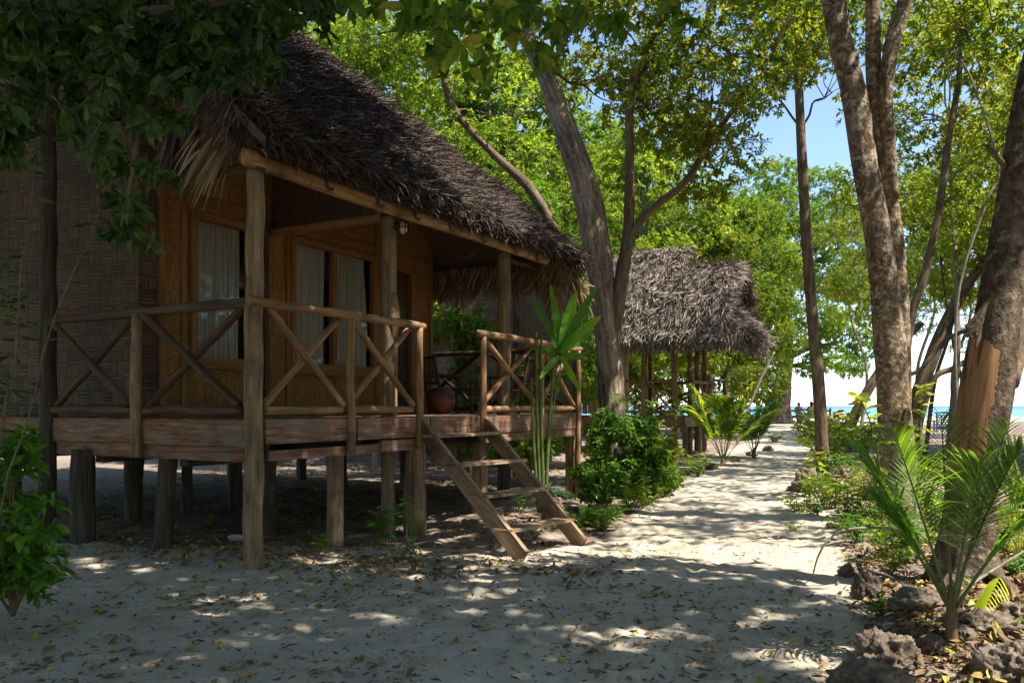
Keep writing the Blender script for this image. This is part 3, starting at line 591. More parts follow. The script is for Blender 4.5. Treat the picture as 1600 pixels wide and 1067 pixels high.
def roof_strips(mb, p0, p1, q0, q1, n, off=.04, **k):
    """p0-p1 eave, q0-q1 top edge (ridge)"""
    p0, p1, q0, q1 = [np.array(x, float) for x in (p0, p1, q0, q1)]; s = rng.random(n * 2); t = rng.random(n * 2); wa = np.linalg.norm(p1 - p0); wb = np.linalg.norm(q1 - q0); keep = rng.random(n * 2) < ((1 - t) + t * wb / wa)
    s, t = s[keep][:n, None], t[keep][:n, None]; Pp = (p0 * (1 - s) + p1 * s) * (1 - t) + (q0 * (1 - s) + q1 * s) * t; nr = nz(np.cross(p1 - p0, q0 - p0)); nr = nr if nr[2] > 0 else -nr
    dn = nz(np.array([0, 0, -1.]) - nr * (-nr[2])); bumpy = (fbm(Pp * 1.6, 3) - .5)[:, None] * .16; lay = (((t * 26) % 1) * .05)
    Pp = Pp + nr * (off + bumpy + .05 * rng.random((len(Pp), 1)) - lay * 0) ; one = np.ones((len(Pp), 1)); strips(mb, Pp, dn * one, nr * one, **k)
def fringe(mb, a, b_, out, n, L=(.25, .5), z=(-.2, .08), ang=.35, W=(.015, .035), steep=.8, thick=.12):
    a = np.array(a, float); b_ = np.array(b_, float); t = rng.random((n, 1)); Pp = a * (1 - t) + b_ * t; out = nz(np.array(out, float)); Pp = Pp + out * rng.uniform(-thick, .04, (n, 1)) + np.array([0, 0, 1]) * rng.uniform(z[0], z[1], (n, 1))
    d = nz(out * (1 - steep) + np.array([0, 0, -1]) * steep) * np.ones((n, 1)); d = nz(d + out * rng.normal(0, .2, (n, 1))); nr = nz(np.cross(nz(b_ - a), d)); strips(mb, Pp, d, nr, L=L, W=W, ang=ang, lift=.15, curl=.2)
m_ = MB(); n = 17000
roof_strips(m_, (UL, V0, Z0), (UR, V0, Z0), (UL, VA, ZA), (UA, VA, ZA), 85000); roof_strips(m_, (UR, V0, Z0), (UR, V1, Z0), (UA, VA, ZA), (UA + .01, VA, ZA), 12000)
roof_strips(m_, (UL, V1, Z0), (UR, V1, Z0), (UL, VA, ZA), (UA, VA, ZA), 3500, W=(.04, .09), L=(.5, .9))
t = rng.random((2600, 1)); hp = np.array([[UR, V0, Z0 + .02]]) * (1 - t) + np.array([[UA, VA, ZA + .03]]) * t; strips(m_, hp + rng.normal(0, .06, hp.shape), nz(np.array([[1, -1, -.95]])) * np.ones_like(t) , nz(np.array([[.4, -.4, 1.]])) * np.ones_like(t), ang=.9)
t = rng.random((1500, 1)); hp = np.array([[UL, VA, ZA]]) * (1 - t) + np.array([[UA, VA, ZA + .03]]) * t; strips(m_, hp + rng.normal(0, .06, hp.shape), nz(np.array([[0, -1, -.9]])) * np.ones_like(t), nz(np.array([[0, -.6, 1.]])) * np.ones_like(t), ang=1.2)
hb('thatch_leaves', m_, 'thatch', roof)
m_ = MB(); fringe(m_, (UL, V0, Z0 - .03), (UR, V0, Z0 - .03), (0, -1, 0), 6500, L=(.08, .2), steep=.35, z=(-.11, .1))
fringe(m_, (UR, V0, Z0 - .03), (UR, 4.5, Z0 - .03), (1, 0, 0), 2200, L=(.14, .3), steep=.5)
for k in range(9):          # left verge, following the slope
    va = V0 + .35 + k * .58; vb = va + .6; fringe(m_, (UL, va, rz(0, va) - .05), (UL, vb, rz(0, vb) - .05), (-1, -.1, 0), 420, L=(.2, .42), steep=.8, z=(-.22, .1), W=(.015, .035))
hb('eave_fringe', m_, 'thatch', roof)
m_ = MB(); fringe(m_, (UR - .2, V0 + .2, Z0 - .1), (UR - .2, 5, Z0 - .1), (1, 0, 0), 3600, L=(.25, .5), steep=.95, z=(-.2, .05), thick=.1, ang=.2)
hb('inner_fringe', m_, 'straw', roof)
m_ = MB()
for k in range(14): vv = V0 + .25 + k * .36; tube(m_, [(UL + .05, vv, ru(0, vv) - .02), (UR - .3 - max(0, vv), vv, ru(0, vv) - .02)], .018, 6, n=8)
for u in (.3, 1.2, 2.1, 3.3, 4.2, 5.1, 6.0): vm = min(VA - .2, UR - u + V0 - .1); tube(m_, [(u, V0 + .1, ru(0, V0 + .1) - .06), (u, vm, ru(0, vm) - .06)], .035, 8, n=6)
hb('rafters', m_, 'darkwood', roof, True)
# hanging palm fronds at the left porch corner
def frondclump(mb, base, n, spread, L=(.5, .95), dirs=(-.6, .5, -1)):
    base = np.array(base, float)
    for _ in range(n):
        d = nz(np.array(dirs) + rng.normal(0, spread, 3)); l = rng.uniform(*L); a = base + rng.normal(0, .06, 3); side = nz(np.cross(d, rdir(1)[0])); t = np.linspace(0, 1, 7)[:, None]
        C = a + d * l * t + np.array([0, 0, -1]) * .35 * l * t ** 2; w_ = np.array([.3, .8, 1, .9, .7, .4, .05])[:, None] * rng.uniform(.008, .024)
        V = np.vstack([C - side * w_, C + side * w_]); mb.add(V, [[i, i + 1, i + 8, i + 7] for i in range(6)])
m_ = MB(); frondclump(m_, (-.14, .2, 3.95), 34, .14, L=(.3, .6), dirs=(-.02, 1.2, -.8)); frondclump(m_, (-.14, .55, 4.1), 14, .25, L=(.25, .4), dirs=(-.1, .8, -.8)); hb('hanging_fronds', m_, 'strawpale', roof)
m_ = MB(); frondclump(m_, (-.1, .85, 4.3), 150, .28, L=(.3, .62), dirs=(-.05, .5, -1.2)); hb('hanging_fronds', m_, 'thatch', roof)
m_ = MB(); frondclump(m_, (6.7, .1, 3.5), 70, .35, L=(.3, .6), dirs=(.1, .1, -1)); frondclump(m_, (6.85, -.2, 3.55), 60, .45, L=(.25, .5), dirs=(.6, -.3, -1)); hb('hanging_fronds', m_, 'straw', roof)
# porch lamp
m_ = MB(); q = hu(608, .43); lc = np.array([q + .06, .43 - .17, 3.72]); lp = thing('wall_lamp', 'small caged milk-glass lamp fixed near the top of the porch pillar', 'lamp', tuple(hw(lc[0], lc[1], lc[2])))
W = hw(lc[0], lc[1], lc[2]); a = np.linspace(0, 1, 9); tube(m_, np.stack([W[0] + 0 * a, W[1] + 0 * a, W[2] - .085 + .17 * a], -1), [.01, .035, .05, .056, .058, .056, .05, .035, .01], 14); build('lamp_glass', m_, M['milk'], lp, True)
m_ = MB(); 
for an in range(6): c, s = math.cos(an * 1.047) * .064, math.sin(an * 1.047) * .064; tube(m_, [(W[0] + c * .3, W[1] + s * .3, W[2] - .1), (W[0] + c, W[1] + s, W[2] - .06), (W[0] + c, W[1] + s, W[2] + .06), (W[0] + c * .3, W[1] + s * .3, W[2] + .1)], .006, 6, n=10)
for z in (0,): th = np.linspace(0, 6.28, 20); tube(m_, np.stack([W[0] + .064 * np.cos(th), W[1] + .064 * np.sin(th), W[2] + z + 0 * th], -1), .006, 6)
tube(m_, [W + [0, 0, .09], W + [0, 0, .13]], [.05, .01], 10, n=3); B = hw(q, .43 - .085, 3.74); tube(m_, [B, W + [0, 0, .0]], [.05, .03], 10, n=3); build('lamp_cage', m_, M['black'], lp, True)
# clay pot and chairs on the porch
q = hw(hu(690, 1.2), 1.2, DZ); pot = MB(); pz = np.array([0, .02, .1, .2, .3, .36, .38, .40, .39, .3]); pr = np.array([.1, .13, .19, .215, .2, .16, .14, .16, .145, .13])
tube(pot, np.stack([q[0] + 0 * pz, q[1] + 0 * pz, DZ + pz], -1), pr, 26); tag(build('clay_pot', pot, M['clay'], smooth=True, loc=tuple(q)), 'round dark red clay pot standing on the porch floor near the door', 'pot')
def chair(label, u, v, rot, cat='chair', group=None):
    w_ = hw(u, v, DZ); t = thing('wooden_armchair', label, cat, tuple(w_), group)
    def pt(x, y, z): c, s = math.cos(rot), math.sin(rot); return w_ + np.array([c * x - s * y, s * x + c * y, z])
    for x, y in ((-.27, -.25), (.27, -.25)): m = MB(); log(m, pt(x, y, 0), pt(x, y, .6), .024); build('leg', m, M['darkwood'], t, True)
    for x in (-.27, .27): m = MB(); log(m, pt(x, .25, 0), pt(x * .9, .42, .95), .026); build('leg', m, M['darkwood'], t, True)
    m = MB(); 
    for k in range(7): y = -.24 + k * .08; log(m, pt(-.28, y, .4), pt(.28, y, .4 - .003 * k), .02, segs=6)
    build('seat', m, M['darkwood'], t, True)
    m = MB(); log(m, pt(-.26, .42, .92), pt(.26, .42, .92), .024); log(m, pt(-.26, .33, .5), pt(.26, .33, .5), .022)
    for k in range(5): x = -.17 + k * .085; log(m, pt(x, .33, .5), pt(x, .41, .92), .012, segs=6)
    build('backrest', m, M['darkwood'], t, True)
    for x in (-.28, .28): m = MB(); log(m, pt(x, -.3, .61), pt(x, .36, .63), .024); build('armrest', m, M['darkwood'], t, True)
chair('dark wooden armchair beside the clay pot by the door', 5.9, 1.65, 2.1); chair('dark wooden armchair at the far end of the porch against the end rail', 6.75, 1.0, -1.9)

# ---------------- woven wall of the neighbouring hut, behind the porch ----------------
ww = thing('woven_wall', 'tan woven bamboo wall panel on posts behind the shaded end of the porch', 'wall', tuple(hw(9.6, 2, 0)))
def ww_pts(v0, v1, z0, z1): return [hw(9.6, v0, z0), hw(9.6, v1, z0), hw(9.6, v1, z1), hw(9.6, v0, z1)]
m_ = MB(); A = np.array(ww_pts(1.0, 5.2, .95, 4.1)); B = A + np.array([.03, .05, 0]); d = A @ np.array([-.875, .484, 0]); tcc = np.stack([d, A[:, 2], 0 * d], -1)
m_.add(np.vstack([A, B]), [[0, 1, 2, 3], [4, 7, 6, 5], [0, 4, 5, 1], [2, 6, 7, 3], [1, 5, 6, 2], [0, 3, 7, 4]], None, np.vstack([tcc, tcc])); build('woven_panel', m_, M['woven2'], ww)
for v in (1.0, 2.4, 3.8, 5.2): m_ = MB(); a = hw(9.52, v, 0); log(m_, (a[0], a[1], gz(a[0], a[1]) - .1), (a[0], a[1], 4.1), .06); build('post', m_, M['logdark'], ww, True)
# ---------------- second hut ----------------
K2 = np.array([(1068 - 800) / F * 24, 24.]); h2 = thing('far_beach_hut', 'smaller thatched bamboo hut further up the path, with a shaggy humped roof and open porch', 'hut', (K2[0], K2[1], 0), rotz=ANG)
def hb2(name, mb, m, parent=None, smooth=False): return build(name, mb, M[m], parent or h2, smooth)
def g2(u, v): q = K2 + U * u + Vv * v; return float(gz(q[0], q[1]))
D2 = 1.08
m_ = MB()
for k in range(30): box(m_, (1.8, .08 + k * .2, D2 - .02), (3.5, .19, .04), long=0)
hb2('deck_floor', m_, 'board')
m_ = MB(); box(m_, (.0, 3, D2 - .16), (.07, 6, .28), long=1, jit=.004); box(m_, (1.75, -.02, D2 - .15), (3.5, .07, .25), long=0, jit=.004); hb2('fascia_board', m_, 'board')
for (u, v, z1, r) in ((-.02, 1.25, 3.4, .1), (.1, .3, 3.45, .095), (1.3, .1, 3.5, .085), (2.3, .1, 3.5, .085), (3.4, .1, 3.4, .085), (3.4, 2, 3.4, .08)):
    m_ = MB(); log(m_, (u, v, g2(u, v) - .2), (u, v, z1), r, segs=12); hb2('post', m_, 'post', smooth=True)
for (u, v) in ((.05, -.02), (1.9, -.05), (1.2, 2.2), (2.8, 2.2), (1.2, 4.5), (2.8, 4.5), (.1, 4)):
    m_ = MB(); log(m_, (u + .1, v, g2(u, v) - .1), (u, v, D2 - .2), .08); hb2('stilt', m_, 'under' if v > 1 else 'post', smooth=True)
def h2rail(a, b_):
    a = np.array(a, float); b_ = np.array(b_, float)
    for nm, z in (('top_rail', D2 + .95), ('bottom_rail', D2 + .12)): m = MB(); log(m, (*a, z), (*b_, z), .04); hb2(nm, m, 'log', smooth=True)
    for s in (0, 1): m = MB(); log(m, (*a, D2 + (.12, .95)[s]), (*b_, D2 + (.95, .12)[s]), .032); hb2('brace', m, 'log', smooth=True)
h2rail((0, .35), (0, 1.2)); h2rail((0, 1.3), (0, 2.6)); h2rail((1.3, 0.02), (2.3, .02)); h2rail((2.35, .02), (3.4, .02)); h2rail((3.45, .1), (3.45, 1.9))
for (u0, v0, u1_, v1_, nm) in ((0, 2.8, 0, 6, 'side_wall'), (0, 2.8, 3.4, 2.8, 'front_wall')):
    L = math.hypot(u1_ - u0, v1_ - v0); n = int(L / .19); m_ = MB()
    for k in range(n):
        if nm == 'front_wall' and 5 <= k <= 8: continue
        t = (k + .5) / n; c = (u0 + (u1_ - u0) * t, v0 + (v1_ - v0) * t, (D2 + 3.5) / 2); s = (.03, .18, 2.3) if nm == 'side_wall' else (.18, .03, 2.3); box(m_, c, s, long=2, jit=.004)
    hb2(nm, m_, 'stair')
m_ = MB(); 
for u, v in ((0, 2.75), (.55, 2.7), (1.0, 2.7), (1.75, 2.7)): box(m_, (u, v, 2.3), (.07, .07, 2.3), long=2)
box(m_, (1.7, 0.1, 3.42), (3.6, .08, .08)); box(m_, (.0, 1.4, 3.42), (.08, 2.8, .08)); hb2('wall_frame', m_, 'trim')
# humped roof: cross-section profile swept along v, with a gable vent and skirt in front
prof = np.array([(-.78, 3.2), (-.62, 3.6), (-.35, 4.15), (.1, 4.65), (.7, 5.0), (1.4, 5.15), (2.1, 4.95), (2.6, 4.5), (3.0, 4.0), (3.4, 3.3)])
def sweep(mb, pr, v0, v1, th=.2):
    n = len(pr); A = [(u, v0, z) for u, z in pr] + [(u, v1, z) for u, z in pr] + [(u, v0, z - th) for u, z in pr] + [(u, v1, z - th) for u, z in pr]
    Q = [[i, i + 1, n + i + 1, n + i] for i in range(n - 1)] + [[2 * n + i, 3 * n + i, 3 * n + i + 1, 2 * n + i + 1] for i in range(n - 1)] + [[i, 2 * n + i, 2 * n + i + 1, i + 1] for i in range(n - 1)]
    mb.add(A, Q)
def prof_strips(mb, pr, v0, v1, n, mask=None, **k):
    pr = np.array(pr); seg = np.linalg.norm(np.diff(pr, axis=0), axis=1); c = np.concatenate([[0], np.cumsum(seg)]); s = rng.random(n) * c[-1]; i = np.clip(np.searchsorted(c, s) - 1, 0, len(seg) - 1); t = ((s - c[i]) / seg[i])[:, None]
    uz = pr[i] * (1 - t) + pr[i + 1] * t; d2 = (pr[i + 1] - pr[i]) / seg[i][:, None]; v = rng.uniform(v0, v1, n); Pp = np.stack([uz[:, 0], v, uz[:, 1]], -1); up = np.stack([-d2[:, 1], 0 * v, d2[:, 0]], -1); dn = np.stack([d2[:, 0], 0 * v, d2[:, 1]], -1); dn = np.where(dn[:, 2:3] > 0, -dn, dn)
    Pp = Pp + up * (.04 + .12 * (fbm(Pp * 1.2, 3)[:, None] - .5) + rng.random((n, 1)) * .05); dn = dn + np.array([0, -.25, 0]) * (Pp[:, 1:2] < v0 + .7); strips(mb, Pp, nz(dn), up, **k)
m_ = MB(); sweep(m_, prof, -1.35, .6); main = np.array([(-.8, 3.22), (-.45, 3.85), (.2, 4.75), (.9, 5.45), (1.5, 5.72), (2.1, 5.4), (3.0, 4.6), (3.9, 3.4)]); sweep(m_, main, .25, 7.5); 
rf = hb2('thatch_roof', m_, 'thatch2'); m_ = MB()
h2.scale = (.74, .95, 1.1); kk = dict(L=(.2, .5), W=(.016, .045), ang=.5, lift=.16, curl=.25)
prof_strips(m_, prof, -1.42, .5, 9000, **kk); prof_strips(m_, main, .1, 7.5, 24000, **kk)
roof_strips(m_, (-.7, -1.95, 3.18), (3.2, -1.95, 3.18), (.2, -1.15, 4.05), (2.6, -1.15, 4.05), 6000, **kk)
for i in range(len(prof) - 1): a, b_ = prof[i], prof[i + 1]; fringe(m_, (a[0], -1.38, a[1]), (b_[0], -1.38, b_[1]), (0, -1, 0), 520, L=(.25, .55), W=(.02, .045), steep=.45, z=(-.1, .1), ang=.6)
hb2('thatch_leaves', m_, 'thatch2', rf); m_ = MB()
m_.add([(-.7, -1.95, 3.16), (3.2, -1.95, 3.16), (2.6, -1.15, 4.03), (.2, -1.15, 4.03), (-.7, -1.95, 3.06), (3.2, -1.95, 3.06), (2.6, -1.15, 3.92), (.2, -1.15, 3.92)], [[0, 1, 2, 3], [4, 7, 6, 5], [0, 4, 5, 1], [1, 5, 6, 2], [0, 3, 7, 4]]); hb2('roof_skirt', m_, 'thatch2', rf)
m_ = MB(); fringe(m_, (-.75, -1.9, 3.18), (3.25, -1.9, 3.18), (0, -1, 0), 1700, L=(.2, .42), W=(.018, .045)); fringe(m_, (-.78, -1.8, 3.2), (-.78, 7.4, 3.22), (-1, 0, 0), 3000, L=(.2, .42), W=(.018, .045)); fringe(m_, (3.6, -1.5, 3.3), (3.9, 5, 3.4), (1, 0, 0), 500, L=(.2, .42), W=(.018, .045)); hb2('eave_fringe', m_, 'thatch2', rf)
m_ = MB(); 
for k in range(18): u = .3 + k * .135; zt = np.interp(u, prof[:, 0], prof[:, 1]) - .2; log(m_, (u, -1.0, 3.9), (u, -1.0, zt), .035, segs=8)
log(m_, (.2, -1.06, 4.05), (2.6, -1.06, 4.05), .04); log(m_, (.6, -1.06, 4.5), (2.3, -1.06, 4.5), .03); hb2('gable_slats', m_, 'bamboo', smooth=True)
m_ = MB(); m_.add([(.3, .32, 4.8), (2.7, .32, 4.8), (1.5, .32, 5.75)], None, [[0, 1, 2]]); hb2('woven_gable', m_, 'woven2')
# ================= TREES =================
def limb_to(mb, a, b, r0, r1, sag=.0, wob=.12, segs=7):
    a = np.array(a, float); b = np.array(b, float); L = np.linalg.norm(b - a); t = np.linspace(0, 1, 5)[:, None]
    C = a * (1 - t) + b * t + rng.normal(0, wob * L * .25, (5, 3)) * np.sin(t * math.pi) + np.array([0, 0, 1]) * sag * L * np.sin(t * math.pi)
    tube(mb, C, np.linspace(r0, r1, 5), segs, step=max(.12, r0 * 3), rough=.12, rs=(1.5, 3)); return C
def crown(root, src, clumps, n, nl, L, leafm, barkm, kind='far', gap=.42, spread=70, droop=.25, W=.42, tw=5, ns=1.3, inner=.45, twig=.12, br=.05, nm='foliage'):
    """clumps: (x,y,z,r); src: list of points on the trunk the limbs spring from"""
    Pp, D = crown_pts(clumps, n, gap, ns, inner); mb = MB(); whorls(mb, Pp, D, nl, L, W, spread, kind, droop, twig)
    fo = build(nm, mb, M[leafm], root)
    if src is not None:
        mb = MB(); src = np.array(src, float)
        for c in clumps:
            c = np.array(c, float); d = np.linalg.norm(src - c[:3], axis=1) + np.maximum(0, src[:, 2] - c[2]) * .7; a = src[np.argmin(d)]
            C = limb_to(mb, a, c[:3] - [0, 0, c[3] * .2], br, br * .4, .06)
            near = Pp[np.linalg.norm(Pp - c[:3], axis=1) < c[3] * 1.05]
            if len(near):
                for q in near[rng.choice(len(near), min(tw, len(near)), replace=False)]: limb_to(mb, C[rng.integers(2, 5)], q, br * .4, br * .12, .03, segs=5)
        build('limbs', mb, M[barkm], root, True)
    return fo
def cpx(L): return [(*P(px, py, Y), r) for px, py, Y, r in L]
def pathpx(L): return np.array([P(px, py, Y) for px, py, Y in L])
def wr(Y, *ws): return [w_ / 2 / F * y for w_, y in zip(ws, Y)]
TW = {}
def trunkpx(name, root, L, mt, segs=20, **k):
    """L: (px, py, Y, width px)"""
    pts = pathpx([l[:3] for l in L]); r = [l[3] / 2 / F * l[2] * TW.get(root, 1.) for l in L]; mb = MB(); tube(mb, pts, r, segs, step=.09, **k); return build(name, mb, M[mt], root, True), pts

# T1: tall leaning grey tree at the corner of the hut
g = G(957, 762); Y1 = g[1]; T1 = thing('leaning_tree', 'tall grey fissured-bark tree leaning over the right end of the thatched hut, forked low', 'tree', tuple(g))
TW[T1] = .87
_, p1 = trunkpx('trunk', T1, [(957, 775, Y1, 58), (960, 700, Y1, 50), (957, 640, Y1, 46), (950, 540, Y1, 44), (940, 440, Y1, 45), (928, 360, Y1, 50), (908, 270, Y1, 47), (874, 175, Y1, 38), (848, 110, Y1, 31), (815, 40, Y1, 26), (785, -40, Y1, 22), (765, -160, Y1, 18)], 'bark1', 36, rough=.1, rs=(1.6, .9), ridge=.16, flare=.25, seed=3)
_, p1b = trunkpx('trunk_fork', T1, [(955, 540, Y1, 30), (970, 440, Y1 - .1, 26), (982, 360, Y1 - .2, 20), (984, 250, Y1 - .3, 16), (986, 150, Y1 - .3, 15), (1012, 85, Y1 - .3, 16), (1045, 10, Y1 - .3, 14), (1075, -90, Y1 - .3, 10)], 'bark', 16, rough=.12, rs=(1.4, 1.5), seed=5)
_, p1c = trunkpx('limb', T1, [(984, 370, Y1 - .2, 15), (1015, 330, Y1 - .4, 14), (1070, 285, Y1 - .8, 13), (1105, 230, Y1 - 1, 12), (1150, 165, Y1 - 1.2, 9), (1200, 95, Y1 - 1.4, 7), (1240, 15, Y1 - 1.5, 6)], 'bark', 12, rough=.12, rs=(1.4, 1.5), seed=6)
trunkpx('limb', T1, [(1100, 235, Y1 - 1, 6), (1108, 200, Y1 - 1, 5), (1112, 150, Y1 - 1, 4)], 'bark', 8, rough=.1)
trunkpx('limb', T1, [(850, 120, Y1, 10), (885, 60, Y1 - .3, 8), (905, -20, Y1 - .4, 6)], 'bark', 8, rough=.1)
src1 = np.vstack([p1[8:], p1b[4:], p1c[3:]])
crown(T1, src1, cpx([(1000, 60, Y1, 1.5), (1080, 140, Y1 - 1, 1.5), (1120, 40, Y1 - .5, 1.6), (1050, 200, Y1 + .4, 1.0), (1120, 260, Y1 - .3, 1.1), (930, 130, Y1 + 1, 1.2), (850, 0, Y1, 1.5), (1190, 60, Y1 - 1, 1.4), (760, -80, Y1, 1.6), (950, -60, Y1 - 1, 1.6)]),
      3900, 8, .115, 'leafy', 'bark', 'mid', gap=.46, br=.04)

# T2 slender straight tree right of the path
g = G(1288, 740); Y2 = g[1]; T2 = thing('slender_tree', 'slender straight-trunked tree standing alone at the right edge of the sandy path', 'tree', tuple(g))
_, p2 = trunkpx('trunk', T2, [(1289, 746, Y2, 23), (1284, 690, Y2, 19), (1279, 600, Y2, 19), (1268, 480, Y2, 17), (1258, 340, Y2, 16), (1251, 200, Y2, 14), (1245, 40, Y2, 12), (1242, -100, Y2, 12), (1240, -260, Y2, 9)], 'bark', 16, rough=.08, rs=(1.4, 1.5), flare=.2, seed=9)
crown(T2, p2[5:], cpx([(1215, 60, Y2, 1.2), (1300, 130, Y2 + .5, 1.1), (1245, 20, Y2, 1.5), (1190, 130, Y2 + 1, 1.1), (1330, 30, Y2, 1.2), (1290, -60, Y2, 1.8), (1180, -70, Y2, 1.8)]), 1900, 8, .125, 'leaf', 'bark', 'mid', gap=.45, br=.03)

# T3 big forked mottled tree
g = G(1408, 800); Y3 = g[1]; T3 = thing('forked_tree', 'large mottled tree with three stems rising from one thick trunk, right of the path', 'tree', tuple(g))
TW[T3] = .88
_, p3 = trunkpx('trunk', T3, [(1410, 812, Y3, 84), (1405, 740, Y3, 60), (1397, 640, Y3, 55), (1392, 560, Y3, 54), (1385, 480, Y3, 50), (1374, 380, Y3, 46), (1352, 260, Y3, 43), (1334, 150, Y3, 42), (1310, 50, Y3, 38), (1295, -60, Y3, 34), (1275, -200, Y3, 26)], 'bark3', 36, rough=.1, rs=(1.5, 1.), ridge=.1, flare=.22, seed=12)
_, p3b = trunkpx('trunk_fork', T3, [(1412, 640, Y3, 26), (1408, 540, Y3 + .05, 32), (1402, 420, Y3 + .05, 32), (1392, 320, Y3 + .1, 28), (1370, 200, Y3 + .1, 25), (1364, 90, Y3 + .1, 25), (1364, -60, Y3 + .1, 22), (1360, -200, Y3, 16)], 'bark3', 24, rough=.12, rs=(1.5, 1.), ridge=.1, seed=14)
_, p3c = trunkpx('trunk_fork', T3, [(1396, 310, Y3 + .05, 20), (1388, 220, Y3, 24), (1384, 140, Y3 - .05, 24), (1396, 60, Y3 - .1, 27), (1418, -10, Y3 - .1, 24), (1450, -90, Y3 - .1, 20)], 'bark3', 20, rough=.12, rs=(1.5, 1.), ridge=.1, seed=16)
crown(T3, np.vstack([p3[8:], p3b[6:], p3c[4:]]), [(3.9, 11.5, 8.4, 1.7), (6.2, 13.2, 9.2, 1.7), (4.6, 9.6, 8.9, 1.7), (2.7, 13, 9.4, 1.8), (8.6, 11.6, 10, 1.7), (4.2, 14.5, 10, 1.8), (9.2, 14.6, 8.8, 1.6)], 2600, 8, .13, 'leaf', 'bark3', 'mid', gap=.45, br=.07)

crown(T3, np.vstack([p3[8:], p3c[4:]]), [(6.6, 8.3, 8.6, 1.1), (8.2, 7.4, 9.4, 1.2), (8.6, 9.4, 9.6, 1.2), (7.2, 10.2, 9.0, 1.0), (7.6, 8.6, 8.2, .9), (6.2, 7.4, 9.2, .9)], 620, 7, .13, 'leaf', 'bark3', 'mid', gap=.45, br=.05, nm='dappling_foliage')  # sparse unseen clumps added to break the path's sun into dapples
# T4 near leaning trunk with bare orange wood
g = G(1508, 905); Y4 = g[1]
def mk4(S, th, V): 
    px = 800 + V[..., 0] / V[..., 1] * F; py = 634 - (V[..., 2] - EYE) / V[..., 1] * F; cx = np.interp(py, [430, 500, 540, 650, 760], [1575, 1548, 1550, 1534, 1518])
    d = np.minimum(np.minimum(cx + 16 - px, (py - 512 - .8 * (px - 1520)) * .7), (705 + (1570 - px) * .5 - py) * .7); return np.clip(.5 + d / 30, 0, 1) * (V[..., 1] < Y4 + .15)
T4 = thing('peeling_tree', 'thick dark trunk leaning right in the foreground, its bark peeled off to bare orange wood', 'tree', tuple(g))
_, p4 = trunkpx('trunk', T4, [(1508, 918, Y4, 96), (1511, 850, Y4, 74), (1517, 770, Y4, 68), (1530, 680, Y4, 71), (1541, 600, Y4, 73), (1553, 520, Y4, 66), (1565, 450, Y4, 62), (1577, 390, Y4, 62), (1594, 300, Y4, 62), (1612, 180, Y4, 60), (1628, 100, Y4, 58), (1660, -40, Y4, 52), (1720, -300, Y4, 42)], 'bark4', 48, rough=.12, rs=(1.5, 1.2), ridge=.12, flare=.3, seed=21, maskfn=mk4)
mb = MB()
for k in range(9): a = P(1546 - k * 2.4, 462 + k * 5, Y4 - .18 + .01 * k); b = P(1506 + k * 2.4 + rng.normal(0, 3), 520 + 1.5 * k + rng.normal(0, 8), Y4 - .24); tube(mb, [a, (a + b) / 2 + [.01, -.02, 0], b], [.022, .02, .005], 7, step=.03, rough=.3, rs=(2, 6))
build('peeled_bark', mb, M['bark4'], T4, True)
trunkpx('broken_limb', T4, [(1590, 290, Y4 + .1, 11), (1572, 262, Y4, 10), (1552, 240, Y4 - .1, 8), (1541, 226, Y4 - .1, 6)], 'bark', 8, rough=.12)
trunkpx('limb', T4, [(1600, 500, Y4 + .5, 34), (1590, 545, Y4 + .3, 30), (1578, 600, Y4 + .1, 26)], 'bark', 12, rough=.12)
crown(T4, p4[9:], [(4.8, 5.6, 6.6, 1.4), (3.4, 7.9, 7.9, 1.5), (2.6, 5.6, 8.3, 1.6), (4.6, 3.4, 8.4, 1.8), (1.4, 7.6, 8.6, 1.6), (2.5, 3.2, 8.6, 1.8), (6.2, 3.4, 8.4, 1.2), (3.4, 1.6, 7.6, 1.7)], 5200, 8, .19, 'leaf', 'bark4', 'far', ns=2.1, gap=.46, br=.06)
# roots of T4
for k, (a, b) in enumerate((((1540, 905), (1600, 950)), ((1500, 905), (1460, 925)), ((1535, 890), (1598, 900)))):
    A_ = G(*a) + [0, 0, .06]; B_ = G(*b) - [0, 0, .02]; mb = MB(); tube(mb, [A_, (A_ + B_) / 2 + [0, -.04, .05], B_], [.06, .04, .015], 10, step=.04, rough=.2); build('root', mb, M['bark4'], T4, True)

# off-frame tree on the left whose low boughs hang into the top of the view
T0 = thing('overhanging_tree', 'big dark-leaved tree whose low boughs hang across the top left in front of the hut', 'tree', (-6.6, 2.4, 0))
mb = MB(); tube(mb, [(-6.6, 2.4, -.1), (-6.5, 2.5, 1.5), (-6.2, 2.7, 3.2), (-5.8, 3.0, 5), (-5.2, 3.4, 6.5)], [.32, .27, .24, .2, .14], 24, step=.1, rough=.1, flare=.25); build('trunk', mb, M['bark'], T0, True)
b1 = pathpx([(-420, 60, 4.5), (-150, 20, 4.6), (60, 40, 4.7), (250, 20, 4.8), (430, -10, 5.0)]); b2 = np.array([(-5.6, 3.1, 5.4), (-3.5, 3.6, 5.3), (-1.2, 4.2, 5.0), (.6, 4.8, 4.9), (1.4, 5.2, 5.0)])
mb = MB(); tube(mb, np.vstack([(-6.2, 2.7, 3.2), b1]), [.12, .1, .08, .06, .04, .02], 12, step=.08, rough=.12); tube(mb, np.vstack([(-6.0, 2.9, 4.4), b2]), [.12, .09, .07, .05, .035, .02], 12, step=.08, rough=.12)
br = lambda a, b, r=.016: limb_to(mb, P(*a), P(*b), r, .005, -.04)
